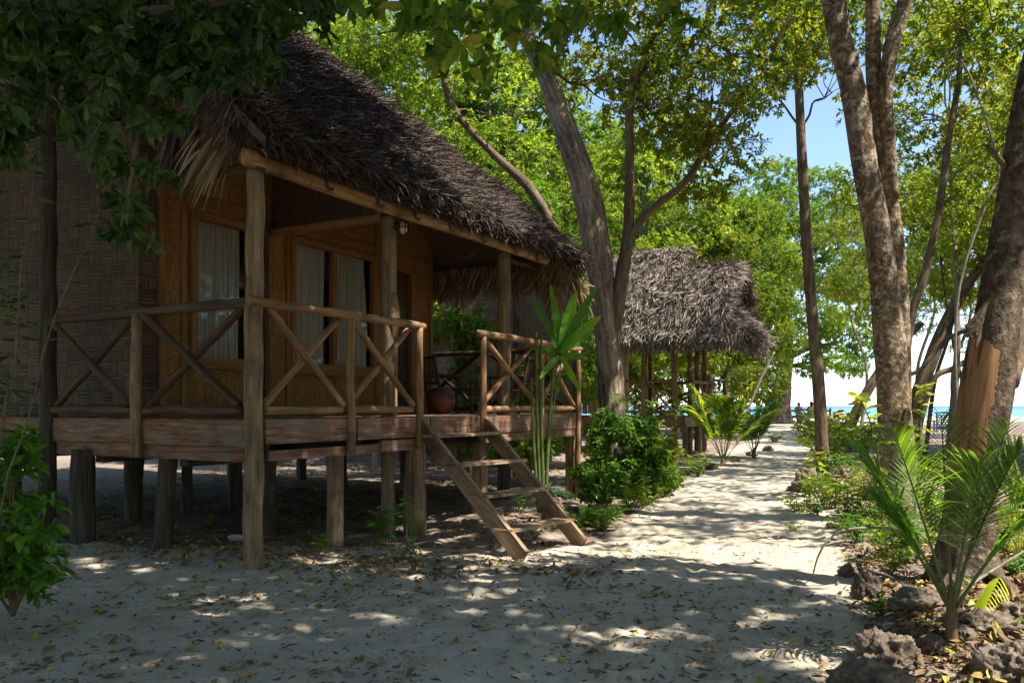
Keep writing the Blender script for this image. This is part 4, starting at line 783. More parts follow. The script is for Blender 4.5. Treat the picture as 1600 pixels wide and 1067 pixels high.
for a, b in (((60, 40, 4.7), (90, 240, 4.5)), ((100, 30, 4.7), (170, 260, 4.4)), ((170, 30, 4.8), (215, 290, 4.6)), ((250, 20, 4.8), (262, 210, 4.7)), ((300, 20, 4.8), (350, 120, 4.8)), ((430, -10, 5.0), (420, 120, 5.0)), ((-150, 20, 4.6), (20, 210, 4.4)), ((215, 200, 4.6), (190, 370, 4.5))): br(a, b)
build('limbs', mb, M['bark'], T0, True)
def hang(root, L_, n, nl, L, leafm, nm='foliage', kind='near', W=.45, spread=80, sig=.12, droop=.55):
    """leaf whorls scattered round pixel-planned spots: (px,py,Y,spread px, count weight)"""
    mb = MB(); tot = sum(l[4] for l in L_)
    for px, py, Y, s, wg in L_:
        k = max(1, int(n * wg / tot)); c = np.array([P(px + rng.normal(0, s), py + rng.normal(0, s * .7), Y + rng.normal(0, .25)) for _ in range(k)]); D = nz(rng.normal(0, .5, (k, 3)) + [0, -.1, -.25]); whorls(mb, c, D, nl, L, W, spread, kind, droop, .05)
    return build(nm, mb, M[leafm], root)
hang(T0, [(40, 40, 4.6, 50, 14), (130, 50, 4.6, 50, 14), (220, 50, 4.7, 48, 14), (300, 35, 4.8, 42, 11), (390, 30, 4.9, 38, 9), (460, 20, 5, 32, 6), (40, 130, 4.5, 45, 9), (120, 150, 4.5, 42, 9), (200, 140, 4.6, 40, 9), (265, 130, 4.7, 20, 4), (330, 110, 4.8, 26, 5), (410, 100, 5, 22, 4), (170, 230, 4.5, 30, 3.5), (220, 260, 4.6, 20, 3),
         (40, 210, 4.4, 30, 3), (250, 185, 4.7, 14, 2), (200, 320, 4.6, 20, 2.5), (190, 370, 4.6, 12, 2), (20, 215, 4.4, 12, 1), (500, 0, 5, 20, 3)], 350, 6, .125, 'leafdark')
hang(T0, [(640, 20, 5.2, 30, 4), (700, 40, 5.2, 28, 4), (680, 80, 5.2, 16, 2), (760, 20, 5.3, 28, 4), (760, 110, 5.3, 14, 1.3), (840, 30, 5.5, 28, 3), (900, 10, 5.6, 25, 2), (960, 20, 5.8, 25, 2), (1060, 10, 6, 14, 1), (560, -10, 5.2, 25, 2), (870, 85, 5.6, 14, 1)], 80, 7, .15, 'leaf', nm='bough_leaves')
mb = MB()
for a, b in (((600, -60, 5.2), (640, 20, 5.2)), ((680, -60, 5.2), (690, 80, 5.2)), ((740, -60, 5.3), (760, 110, 5.3)), ((840, -60, 5.5), (845, 40, 5.5)), ((900, -60, 5.6), (880, 100, 5.6)), ((960, -60, 5.8), (960, 30, 5.8)), ((1060, -80, 6), (1062, 10, 6))): mb = MB(); limb_to(mb, P(*a), P(*b), .012, .004); build('twig', mb, M['twig'], T0, True)
Pc = [(-2.6, 7.6, 8.4, 1.7), (-.6, 9.6, 9.2, 1.6), (-.6, 1.2, 8.4, 1.8), (1.4, .2, 8.2, 1.8), (3.4, .4, 8.8, 1.9), (5.4, .6, 8.6, 1.8), (.4, 3.4, 8.8, 1.7), (-.2, 6.2, 8.6, 1.7), (-1.4, 8.4, 8.8, 1.7), (2.2, -1.6, 8, 1.8), (-5, 4, 7.2, 1.8), (-3, 6, 8, 1.8), (-1.2, 4.4, 8.6, 1.7), (.6, 5.6, 8.2, 1.6), (-6, 6.5, 7.5, 1.8), (-4, 2, 8, 1.8), (-1, 1.5, 8.4, 1.8), (1.2, 2.2, 8.8, 1.7), (-2.6, 3.2, 8.9, 1.8), (-7.5, 8.5, 8.5, 2)]
crown(T0, [(-5.2, 3.4, 6.5)], Pc, 11000, 8, .21, 'leafdark', 'bark', 'far', ns=1.9, gap=.41, br=.09, nm='shading_foliage')  # unseen crown, its clumps spread to shade the foreground sand and hut

# tree over the hut roof, rooted behind the hut
T6 = thing('roof_shading_tree', 'tree with a dark crooked stem rising behind the thatched roof slope', 'tree', (0.2, 18.5, float(gz(.2, 18.5))))
_, p6 = trunkpx('trunk', T6, [(812, 720, 18.5, 22), (850, 560, 18.3, 20), (872, 400, 18, 18), (835, 305, 18, 17), (770, 240, 18, 12), (712, 175, 18, 11), (694, 120, 18, 12), (688, 60, 18, 9), (670, -60, 18, 7)], 'bark', 12, rough=.1, rs=(1.4, 1.2))
crown(T6, p6[4:], cpx([(690, 60, 18, 1.2), (640, 130, 18.5, 1.1), (760, 160, 18.5, 1.3), (740, 60, 19, 1.4), (800, 240, 19, 1.2), (620, 10, 18.5, 1.5), (560, 40, 19, 1.3), (700, -60, 18, 1.8)]), 1000, 7, .15, 'leafy', 'bark', 'far', gap=.44, br=.03)

# --------- background trees: five kinds of crown, copied with their parts ---------
def bgtree(name, seed, h, rad, leafm, barkm, n, nl, L, gap=.4, nc=12, low=.25, tr=.18, lean=0.):
    global rng
    keep = rng; rng = np.random.default_rng(seed); t = thing(name, 'tree', 'tree', (0, 0, 0)); mb = MB(); top = np.array([lean * h * .5, 0, h * .72])
    src = catmull(np.array([(0, 0, -.2), (rng.normal(0, .15), rng.normal(0, .15), h * .25), (lean * h * .25 + rng.normal(0, .2), rng.normal(0, .2), h * .5), top]), 12); tube(mb, src, np.linspace(tr, tr * .35, 12), 12, step=.25, rough=.1, flare=.3); build('trunk', mb, M[barkm], t, True)
    cl = []
    for k in range(nc):
        a = k * 2.4; z = low + (1 - low) * (k + .5) / nc; rr = rad * (.75 * math.sin(math.pi * min(1, (z - low) / (1 - low) * .85 + .18)) ** .7) * rng.uniform(.65, 1.05)
        cl.append((math.cos(a) * rr + lean * h * z * .6, math.sin(a) * rr, h * z * .96, rad * rng.uniform(.34, .5)))
    crown(t, src[3:], cl, n, nl, L, leafm, barkm, 'far', gap=gap, tw=4, br=tr * .3, ns=.9, inner=.55); rng = keep; return t
K = {'a': bgtree('broadleaf_tree', 1, 10, 3.6, 'leaf', 'bark', 6200, 8, .155, gap=.4), 'b': bgtree('broadleaf_tree', 2, 12, 4, 'leafy', 'barkpale', 6500, 8, .155, gap=.42, nc=14),
     'c': bgtree('bushy_tree', 3, 7.5, 3.1, 'leaf', 'bark', 6000, 8, .145, gap=.38, low=.08), 'd': bgtree('airy_tree', 4, 11, 3.2, 'leafy', 'barkpale', 2600, 7, .13, gap=.49, nc=13, low=.3, tr=.1),
 'f': bgtree('high_crowned_tree', 6, 11, 3.0, 'leafy', 'barkpale', 2700, 7, .13, gap=.46, nc=11, low=.5, tr=.09),
         'e': bgtree('shore_tree', 5, 13, 5.6, 'leaf', 'bark', 10000, 9, .24, gap=.37, nc=18, low=.2, tr=.3)}
used = set()
def place(k, px, Y, label, s=1., rot=None, zoff=0, nm=None, sz=1.):
    o = K[k] if k not in used else copy_tree(K[k]); used.add(k); x = (px - 800) / F * Y
    o.location = (x, Y, float(gz(x, Y)) + zoff); o.rotation_euler = (0, 0, rng.random() * 6.3 if rot is None else rot); o.scale = (s, s, s * sz); o['label'] = label; o['group'] = 'trees growing round the huts and along the shore'; return o
place('a', 520, 22, 'tree whose crown shows above the highest visible corner of the near thatched roof', 1.15)
place('b', 400, 26, 'tall tree behind the hidden top of the near roof, upper left of the view', 1.2)
place('c', 640, 27, 'bushy tree behind the middle of the near roof slope', 1.3)
place('b', 700, 31, 'tall tree with pale limbs above the middle of the near roof slope', 1.1)
place('d', 590, 20, 'thin airy tree with pale stems just behind the near roof slope', 1.0)
place('a', 770, 25, 'tree filling the gap between the near roof and the leaning grey trunk', 1.2)
place('c', 790, 21, 'low bushy tree behind the far end of the porch', .95)
place('e', 900, 44, 'very tall tree far behind the leaning grey trunk', 1.2)
place('b', 1010, 33, 'tree directly behind the far hut roof ridge', 1.05)
place('c', 1090, 33, 'bushy tree rising just behind the hump of the far hut roof', 1.15)
place('a', 930, 38, 'tree standing behind the left end of the far hut roof', 1.3)
place('a', 1140, 37, 'round sunlit tree right of the far hut roof, its crown reaching low', 1.1)
place('a', 1140, 47, 'taller sunlit tree whose dome shows against the sky right of the far hut', 1.25)
place('f', 1560, 27, 'high-crowned yellow-green tree half hidden by the peeling trunk', 1.)
place('f', 1500, 30, 'high-crowned tree in front of the sea left of the peeling trunk', .85)
place('d', 1545, 33, 'airy tree far behind, over the blue chair', 1.15)
place('f', 1480, 20, 'high airy tree close behind the slim pale-topped tree', 1.05)
place('f', 1620, 22, 'denser tree at the right edge behind the peeling trunk', .95)
place('f', 1400, 32, 'high-crowned tree hiding behind the thick three-stemmed trunk', .9)
place('f', 1345, 42, 'sunlit tree between the slender trunk and the three-stemmed trunk', 1.1)
place('f', 1440, 36, 'high-crowned tree by the beach between the three-stemmed trunk and the blue chair', 1.0)
place('c', 300, 30, 'bushy tree seen low on the left beyond the stilts', 1.3); place('a', 120, 34, 'broad tree far behind the left side of the near hut', 1.3); place('c', 800, 24, 'dark bushy tree behind the woven wall', .9)
for x_, y_, k_, l_ in ((14.5, 11, 'c', 'bushy tree beyond the right border, mirrored in the left porch window'), (16, 14.5, 'a', 'tree beyond the right border, mirrored high in the left porch window'), (16.5, 18.5, 'c', 'bushy tree beyond the right border, mirrored in the middle pane'), (18, 22, 'a', 'tree beyond the right border, mirrored in the right pane')):
    o = place(k_, 0, 10, l_, 1.2); o.location = (x_, y_, 0)
for i_, (x_, y_, k_) in enumerate(((-13, 1, 'a'), (-15, 7, 'c'), (-12, -6, 'c'), (-6, -10, 'a'), (0, -12, 'c'), (6, -10, 'b'), (11, -6, 'c'), (14, 0, 'a'), (13, 5.5, 'c'), (-17, 13, 'a'), (-9, -14, 'b'), (3, -17, 'a'))):  # unseen trees added around the view to block blue sky fill
    o = place(k_, 0, 10, 'unseen grove tree added %s, outside the frame' % ('left of the near hut', 'beyond the left gable wall', 'behind and left of the viewer', 'behind the viewer', 'straight behind the path', 'behind the viewer, right of the path', 'behind and right of the viewer', 'right of the foreground rocks', 'beyond the right border near the young palm', 'behind the left back corner of the hut', 'far behind the viewer on the left', 'far behind the viewer on the right')[i_], 1.3); o.location = (x_, y_, 0)
for k in K:
    if k not in used: place(k, -900, 40, 'tree far off to the left behind the near hut')
# the old shore tree with the dark bottle-shaped trunk
g = G(1221, 664); Y5 = 50.; g = np.array([(1221 - 800) / F * Y5, Y5, float(gz((1221 - 800) / F * Y5, Y5))])
T5 = thing('old_shore_tree', 'old tree with a thick dark trunk beside the rustic beach fence', 'tree', tuple(g))
_, p5 = trunkpx('trunk', T5, [(1218, 665, Y5, 40), (1219, 640, Y5, 31), (1222, 610, Y5, 27), (1226, 575, Y5, 24), (1229, 545, Y5, 22), (1226, 500, Y5, 18), (1222, 440, Y5, 12)], 'bark4', 20, rough=.14, flare=.15)
trunkpx('limb', T5, [(1222, 565, Y5, 10), (1205, 540, Y5 - .5, 8), (1185, 505, Y5 - 1, 6)], 'bark', 10); trunkpx('limb', T5, [(1230, 560, Y5, 10), (1262, 545, Y5 - .5, 8), (1310, 535, Y5 - 1, 5)], 'bark', 10)
crown(T5, p5[3:], cpx([(1180, 540, 49, 1.6), (1150, 490, 50, 2), (1200, 430, 50, 2.4), (1250, 380, 51, 2.6), (1300, 430, 51, 2.4), (1270, 500, 49, 2), (1320, 510, 50, 1.7), (1220, 330, 51, 2.4), (1180, 360, 50, 2.4), (1300, 350, 51, 2.4), (1190, 580, 49, 1.1), (1160, 600, 48, 1.), (1265, 570, 49, 1.1), (1300, 560, 49, 1.2), (1330, 570, 50, 1.1), (1350, 540, 50, 1.4), (1340, 440, 52, 2.2), (1215, 280, 52, 2), (1290, 290, 52, 1.8)]), 7000, 8, .23, 'leaf', 'bark', 'far', gap=.36, ns=.6, br=.1)

# leaning stems in front of the sea
def stemtree(label, L, mt='bark', cl=None, n=250, nm='leaning_tree', leafm='leafy'):
    gx = np.array(P(*L[0][:3])); gx[2] = float(gz(gx[0], gx[1])); L = [(L[0][0], 634 + (EYE - gx[2] + .08) / L[0][2] * F, L[0][2], L[0][3])] + list(L[1:])
    t = thing(nm, label, 'tree', tuple(gx)); _, pp = trunkpx('trunk', t, L, mt, 12, rough=.12, rs=(1.5, 2.))
    if cl: crown(t, pp[-2:], cpx(cl), n, 7, .15, leafm, mt, 'far', gap=.44, br=.015)
    return t
S = 'stems leaning in front of the sea'
stemtree('dark trunk leaning right in front of the sea, left of the three-stemmed tree', [(1312, 690, 27, 20), (1340, 640, 27, 16), (1368, 590, 27, 15), (1400, 545, 27, 13), (1440, 505, 27, 10)])
stemtree('thick leaning stem climbing rightward between the three-stemmed trunk and the blue chair', [(1412, 690, 20, 26), (1432, 625, 20, 22), (1452, 570, 20, 21), (1478, 505, 20, 19), (1510, 448, 20, 16), (1545, 400, 20, 13), (1585, 350, 20, 9)], 'bark', [(1590, 330, 20, 1.), (1540, 390, 20, .8)])
stemtree('thin leaning pole crossing low from left to right above the blue chair', [(1425, 650, 22, 9), (1455, 600, 22, 9), (1490, 575, 22, 9), (1530, 555, 22, 8), (1580, 530, 22, 6)], 'bark')
stemtree('thin dark pole rising steeply between the leaning stem and the peeling trunk', [(1445, 655, 23, 7), (1460, 600, 23, 6), (1478, 540, 23, 5), (1492, 490, 23, 4), (1500, 430, 23, 3)], 'bark', [(1500, 440, 23, .9)], 150)
stemtree('thin dark pole slanting the other way, down towards the blue chair', [(1515, 670, 21, 5), (1503, 600, 21, 4.5), (1490, 540, 21, 4), (1478, 470, 21, 3), (1470, 400, 21, 3)], 'bark')
stemtree('slim arched stem crossing behind the three-stemmed trunk at head height', [(1395, 700, 19, 8), (1400, 610, 19, 7), (1440, 575, 19, 6), (1480, 530, 19, 7), (1530, 510, 19, 5)], 'bark')
stemtree('tall slim tree with a pale top right of the three-stemmed trunk', [(1398, 720, 16, 14), (1420, 520, 16, 13), (1447, 420, 16, 12), (1467, 330, 16, 11), (1479, 240, 16, 10), (1497, 130, 16, 9), (1505, 40, 16, 6), (1512, -60, 16, 4)], 'bark', [(1470, 100, 16, 1.1), (1540, 60, 16, 1.2), (1500, -20, 16, 1.3), (1560, 180, 16.5, 1.), (1440, 210, 16.5, .9), (1540, 130, 17, 1), (1590, 100, 17, 1.2), (1450, 20, 17, 1.2)], 800, 'slim_tree')
stemtree('thin bare vine-like sapling bending between the slim tree and the peeling trunk', [(1500, 700, 15, 4), (1495, 480, 15, 4), (1540, 320, 15, 3.5), (1560, 260, 15, 3), (1520, 130, 15, 3), (1490, 80, 15, 2.5)], 'barkpale')
stemtree('thin pale sapling leaning right beside the far hut', [(1150, 690, 30, 4), (1165, 650, 30, 4), (1185, 600, 30, 4), (1210, 550, 30, 3)], 'barkpale')
stemtree('thin pale bare stem standing behind the near roof, left of the crooked dark one', [(590, 640, 21, 6), (596, 300, 21, 5), (594, 150, 21, 4), (585, 60, 21, 3)], 'barkpale', [(585, 60, 21, 1.1)], 200, 'pale_sapling')
stemtree('pale leaning trunk high behind the near roof, right of the crooked dark stem', [(860, 640, 24, 16), (840, 420, 24, 15), (775, 250, 24, 14), (755, 130, 24, 12), (748, 60, 24, 9)], 'barkpale', [(750, 60, 24, 1.4), (790, 130, 24, 1.1)], 300, 'pale_tree')
# ================= PLANTS, ROCKS AND SMALL THINGS =================
def stemmy(name, label, base, h, nst, spread, L, leafm, stemm='stem', lean=(0, 0), nl=9, kind='mid', W=.42, group=None, r=.008, droop=.35, cat='plant', start=.25, up=.3, tipw=2):
    base = np.array(base, float); t = thing(name, label, cat, tuple(base), group); st = MB(); A = []; D = []
    for k in range(nst):
        a = rng.random() * 6.28; hh = h * rng.uniform(.55, 1.05); off = np.array([math.cos(a), math.sin(a), 0]) * spread * hh * rng.uniform(.3, 1) + np.array([lean[0], lean[1], 0]) * hh
        s = np.linspace(0, 1, 9)[:, None]; C = base + np.array([rng.normal(0, .03), rng.normal(0, .03), -.03]) + off * s ** 1.4 + np.array([0, 0, hh]) * s + rng.normal(0, .012 * hh, (9, 3)) * s
        tube(st, C, np.linspace(r, r * .4, 9), 6, n=14, rough=.1)
        for j in range(nl):
            u = start + (1 - start) * (j + rng.random()) / nl; i = min(7, int(u * 8)); p = C[i] + (C[i + 1] - C[i]) * (u * 8 - i); az = j * 2.4 + rng.normal(0, .5); A.append(p); D.append([math.cos(az), math.sin(az), up + rng.normal(0, .25)])
        for j in range(4 * tipw): az = j * 1.6 + rng.random(); A.append(C[-1] - [0, 0, .02 * j]); D.append([math.cos(az), math.sin(az), .5 - .15 * (j // 4)])
    build('stems', st, M[stemm], t, True); A = np.array(A); D = np.array(D); D[:, 2] -= droop * rng.random(len(D)); n = len(A); Ls = L * rng.uniform(.5, 1.15, n); N = np.array([0, 0, 1.]) + rng.normal(0, .4, (n, 3)); mb = MB(); leaves(mb, A + nz(D) * .01, D, N, Ls, Ls * W, kind); build('leaves', mb, M[leafm], t); return t
def bush(name, label, base, clumps, n, nl, L, leafm, kind='mid', group=None, W=.42, stemm='twig', cat='shrub'):
    base = np.array(base, float); t = thing(name, label, cat, tuple(base), group); crown(t, [base + [0, 0, .02], base + [0, 0, .15]], [(*(base + np.array(c[:3])), c[3]) for c in clumps], n, nl, L, leafm, stemm, kind, gap=.38, tw=8, ns=3, inner=.25, twig=.06, br=.012, W=W); return t
def blade(mb, base, d, L, W, arch=.5, n=9, shape='lance', fold=.25, wav=0., sv=(0, 0, 1.)):
    base = np.array(base, float); d = nz(np.array(d, float)); side = nz(np.cross(d, sv) + 1e-6); t = np.linspace(0, 1, n)[:, None]; C = base + d * L * t + np.array([0, 0, -1]) * arch * L * t ** 2
    w_ = {'lance': np.sin(np.clip(t * .92 + .08, 0, 1) * math.pi) ** .8, 'blade': (1 - t) ** .5 * np.minimum(1, .5 + t * 4), 'paddle': np.where(t < .28, .07, np.sin(np.clip((t - .28) / .72, 0, 1) * math.pi * .97 + .06) ** .6)}[shape]
    tg = nz(np.gradient(C, axis=0)); nr = np.cross(side[None], tg); e = side * w_ * W / 2; up = nr * w_ * W / 2 * fold; k = wav * W * np.sin(t * 30 + rng.random() * 6); V = np.vstack([C, C + e + up + nr * k, C - e + up - nr * k]); tc = np.vstack([np.hstack([t, 0 * t, 0 * t]), np.hstack([t, 0 * t + .5, 0 * t]), np.hstack([t, 0 * t - .5, 0 * t])])
    mb.add(V, [[i, i + 1, n + i + 1, n + i] for i in range(n - 1)] + [[i + 1, i, 2 * n + i, 2 * n + i + 1] for i in range(n - 1)], None, tc); return C
def frond(mbL, mbS, base, tip_dir, L, arch, ll, nleaf=34, r=.012, bare=.3, wl=.022, vang=.9, lift=.25):
    """feather palm frond: rachis tube and folded leaflets"""
    base = np.array(base, float); d = nz(np.array(tip_dir, float)); t = np.linspace(0, 1, 16)[:, None]; C = base + d * L * t + np.array([0, 0, -1]) * arch * L * t ** 2.2; tube(mbS, C, np.linspace(r, r * .25, 16), 7)
    tg = nz(np.gradient(C, axis=0)); side = nz(np.cross(tg, [0, 0, 1.])); nr = np.cross(side, tg)
    for k in range(nleaf):
        u = bare + (1 - bare) * (k + .3) / nleaf; x = u * 15; i = min(14, int(x)); p = C[i] + (C[i + 1] - C[i]) * (x - i); s_ = math.sin(math.pi * min(1, .18 + .8 * (u - bare) / (1 - bare))) ** .6; va = vang * (1 - .45 * (u - bare) / (1 - bare))
        for sg in (1, -1):
            dd = tg[i] * math.cos(va) + side[i] * sg * math.sin(va) + nr[i] * (lift + rng.normal(0, .06)); blade(mbL, p, dd + rng.normal(0, .03, 3), ll * s_ * rng.uniform(.85, 1.05), wl, .22 + rng.random() * .2, 6, 'blade', .3)
def palm(name, label, base, fronds, stem=None, ll=.34, cat='palm', leafm='palm', nleaf=34, wl=.024, group=None, r=.012, bare=.3, lift=.25):
    base = np.array(base, float); t = thing(name, label, cat, tuple(base), group)
    for b_, d, L, arch in fronds:
        ml, ms = MB(), MB(); frond(ml, ms, base + np.array(b_), d, L, arch, ll * min(1, L / 1.1), nleaf, r, bare, wl, lift=lift); s = build('frond_stem', ms, M['stem'], t, True); build('leaflets', ml, M[leafm], s)
    if stem: mb = MB(); tube(mb, [base + [0, 0, -.05], base + [0, 0, stem[0] * .5], base + [0, 0, stem[0]]], [stem[1], stem[1] * .9, stem[1] * .5], 12, step=.03, rough=.2); build('trunk', mb, M['twig'], t, True)
    return t
def px_dir(px0, py0, px1, py1, Y, dy=0.): a = P(px0, py0, Y); b = P(px1, py1, Y + dy); return b - a, np.linalg.norm(b - a)

# --- young palm, right foreground ---
g = G(1487, 1005); Yp = g[1]; b0 = np.array([0, 0, .25]); fr = []
for (x1, y1, dy, ar) in ((1325, 655, .15, .16), (1400, 660, -.2, .06), (1470, 640, .35, .05), (1530, 690, -.25, .12), (1610, 655, .1, .16), (1645, 740, -.3, .25), (1575, 640, .5, .1), (1350, 730, .3, .22)):
    d, L = px_dir(1487, 940, x1, y1, Yp, dy); L *= 1.06; d = nz(d) + np.array([0, 0, ar * .9]); fr.append(((rng.normal(0, .012), rng.normal(0, .012), .2), d, L, ar))
palm('young_palm', 'young coconut palm with feathery green fronds among rocks in the right foreground', g, fr, (.34, .035), ll=.5, nleaf=30, wl=.022, bare=.36, lift=.1)
# palms by the far hut
for lab, px, py, sc_ in (('bright yellow-green young palm in front of the far hut deck corner', 1130, 728, 1.), ('darker green young palm between the far hut and the path', 1178, 716, .9)):
    g = G(px, py); fr = []
    for k in range(10): a = k * 2.4; e = rng.uniform(1.4, 3.6); fr.append(((0, 0, .1), (math.cos(a), math.sin(a), e), rng.uniform(1.7, 2.5) * sc_, rng.uniform(.12, .35)))
    palm('young_palm', lab, g, fr, (.3, .06), ll=.65, nleaf=22, wl=.095, group='young palms', leafm='leafy' if px < 1150 else 'palm', lift=.05)
# palmy leaves right edge
g = G(1612, 800); t = thing('strap_leaf_plant', 'tall clump of strap-like bright green leaves at the right edge behind the peeling trunk', 'plant', tuple(g)); mb = MB()
for k in range(60): a = rng.random() * 6.3; blade(mb, g + [rng.normal(0, .12), rng.normal(0, .12), 0], (math.cos(a) * .5, math.sin(a) * .5, 1), rng.uniform(.9, 1.7), rng.uniform(.035, .06), rng.uniform(.25, .6), 10, 'blade')
build('leaves', mb, M['shrub'], t)
for i, (px, py, h) in enumerate(((1585, 840, .55), (1560, 815, .4), (1610, 870, .5))):
    g = G(px, py); t = thing('grass_tuft', ('tall bright grass tuft at the right edge below the strap-leaf clump', 'small grass tuft just right of the peeling trunk base', 'grass tuft cut by the right border of the photo')[i], 'grass', tuple(g), 'grass tufts'); mb = MB()
    for k in range(90): a = rng.random() * 6.3; blade(mb, g + [rng.normal(0, .07), rng.normal(0, .07), 0], (math.cos(a) * .45, math.sin(a) * .45, 1), h * rng.uniform(.6, 1.2), .012, rng.uniform(.2, .6), 7, 'blade')
    build('blades', mb, M['leafy'], t)
# --- shrubs at the hut corner ---
g = G(985, 775); bush('shrub', 'bright green leafy shrub at the path edge in front of the leaning trunk', g, [(0, 0, .45, .42), (.3, -.1, .35, .35), (-.35, .1, .55, .4), (.1, .1, .95, .36), (-.2, 0, 1.15, .3), (.42, .1, .7, .3), (.2, -.2, .25, .3), (-.5, 0, .9, .25), (-.7, -.1, .4, .3), (.6, 0, .35, .3), (.25, 0, 1.3, .22), (-.45, 0, 1.35, .22)], 900, 7, .12, 'shrub'); stemmy('tall_herb', 'leggy herb growing up through the path-edge shrub', g, 1.9, 7, .3, .13, 'shrub', nl=12, start=.4)
g = G(1022, 768); bush('shrub', 'lighter green shrub at the right end of the path-edge planting', g, [(0, 0, .4, .36), (.2, 0, .75, .3), (-.2, 0, 1.05, .28), (.1, -.1, .2, .3)], 380, 7, .12, 'leafy')
g = G(930, 800); bush('shrub', 'low shrub right behind the nest fern', g, [(0, 0, .3, .28), (-.15, 0, .6, .25), (.25, 0, .5, .25), (0, 0, .85, .2)], 260, 7, .1, 'shrub')
g = G(935, 735) ; bush('shrub', 'leafy shrub squeezed between the hut deck and the leaning trunk', g, [(0, 0, .5, .35), (-.2, .1, .9, .3), (.2, 0, 1.2, .25), (.1, 0, .25, .3)], 260, 7, .11, 'shrub')
g = G(1022, 752); stemmy('tall_herb', 'tall thin leafy herb rising beside the shrub in front of the far hut', g, 1.7, 6, .22, .16, 'shrub', nl=12, start=.4)
g = G(1050, 742); stemmy('tall_herb', 'thin climbing herb against the left post of the far hut', g, 2.2, 3, .1, .14, 'shrub', nl=14, start=.4)
g = G(1000, 730); bush('shrub', 'darker shrub between the leaning trunk and the far hut', g, [(0, 0, .4, .4), (.4, .2, .5, .4), (-.3, 0, .8, .35)], 260, 7, .14, 'shrub')
# --- paddle-leaved plant with long stalks ---
g = np.array([P(849, 800, 12.0)[0], 12.0, 0]); g[2] = float(gz(g[0], g[1])); t = thing('paddle_leaf_plant', 'tall plant with thick upright stalks and big waxy paddle leaves above the steps', 'plant', tuple(g)); ms = MB(); ml = MB(); Yq = g[1]
for a, b in (((845, 800), (838, 520)), ((850, 800), (846, 520)), ((852, 800), (866, 560)), ((842, 800), (830, 590))): tube(ms, [P(a[0], a[1], Yq), P((a[0] + b[0]) / 2 - 2, (a[1] + b[1]) / 2, Yq), P(*b, Yq)], [.03, .026, .018], 9, n=12, rough=.1)
for a, b in (((855, 735), (878, 560)), ((852, 735), (872, 545))): tube(ms, [P(a[0], a[1], Yq), P(a[0] + 8, (a[1] + b[1]) / 2, Yq), P(*b, Yq)], [.016, .012, .009], 8, n=10)
for (x0, y0, x1, y1, W_) in ((873, 548, 858, 428, .2), (875, 548, 940, 432, .22), (876, 552, 948, 486, .2), (874, 550, 822, 452, .16), (876, 545, 905, 440, .24), (872, 552, 830, 545, .16), (878, 556, 920, 560, .17), (874, 556, 845, 590, .14), (876, 556, 905, 610, .13), (872, 545, 885, 500, .2), (878, 550, 925, 520, .2)):
    a = P(x0, y0, Yq); b = P(x1, y1, Yq + rng.uniform(-.35, .2)); d = b - a; L = np.linalg.norm(d); blade(ml, a, d + [0, 0, .12 * L], L, W_ * .72, .12, 14, 'lance', .35, .05, sv=(rng.normal(.2, .3), -1, rng.normal(.3, .3)))
build('stalks', ms, M['stem'], t, True); build('leaves', ml, M['shrub'], t)
def rosette(name, label, px, py, n, L, W, leafm, shape='lance', el=(.3, 1.5), arch=.4, base=None, wav=0., z=0., cat='plant', group=None):
    g = G(px, py) if base is None else np.array(base); g = g + [0, 0, z]; t = thing(name, label, cat, tuple(g), group); mb = MB()
    for k in range(n): a = k * 2.4; e = rng.uniform(*el); blade(mb, g, (math.cos(a), math.sin(a), e), L * rng.uniform(.7, 1.1), W * rng.uniform(.8, 1.1), arch * rng.uniform(.6, 1.3), 12, shape, .3, wav)
    build('leaves', mb, M[leafm], t); return t
rosette('birds_nest_fern', 'broad-bladed nest fern at the foot of the right stair stringer', 918, 822, 15, .62, .15, 'shrub', el=(.6, 2.), wav=.08, cat='fern')
rosette('birds_nest_fern', 'small nest fern between the steps and the path-edge shrub', 955, 808, 11, .4, .11, 'shrub', el=(.5, 1.6), wav=.08, cat='fern')
g = np.array([P(856, 800, 11.6)[0], 11.6, 0]); g[2] = float(gz(g[0], g[1])); mb = MB(); tube(mb, [g - [0, 0, .05], g + [.02, 0, .2], g + [0, 0, .42]], [.09, .08, .06], 12, step=.03, rough=.35); t = rosette('rosette_plant', 'spiky dark rosette plant on a shaggy stump beside the right stair stringer', 852, 790, 40, .55, .045, 'blue_leaf', 'blade', (.1, 1.6), .6, z=.42, base=g, cat='plant'); build('stump', mb, M['bark'], t, True)
m_ = MB(); frondclump(m_, g + [0, 0, .42], 50, .8, L=(.15, .3), dirs=(0, 0, -.6)); build('dead_leaves', m_, M['straw'], t)
for i, (px, py, n_) in enumerate(((812, 800, 5), (880, 815, 5), (835, 842, 4))): g = G(px, py); stemmy('small_herb', ('small herb under the third stair tread', 'small herb between the right stringer and the nest fern', 'tiny herb beside the lowest stair tread')[i], g, .25, n_, .8, .07, 'shrub', nl=5)
# sprout beside the big stilt
g = G(640, 858); t = stemmy('sprouting_weed', 'green weed with upright shoots beside the thick front stilt', g, .62, 4, .12, .07, 'shrub', nl=8, start=.05); 
g = G(600, 850); stemmy('sprouting_weed', 'low bushy weed left of the thick front stilt', g, .5, 6, .5, .11, 'shrub', nl=6)
mb = MB()
for a, b in (((640, 858), (600, 880)), ((640, 858), (662, 872)), ((615, 862), (585, 900)), ((600, 872), (560, 880)), ((640, 856), (700, 850))): A_ = G(*a) + [0, 0, .03]; B_ = G(*b) + [0, 0, .005]; tube(mb, [A_, (A_ + B_) / 2 + [rng.normal(0, .04), rng.normal(0, .04), .05], B_], [.014, .01, .004], 7, step=.02, rough=.2)
build('exposed_roots', mb, M['barkpale'], t, True)
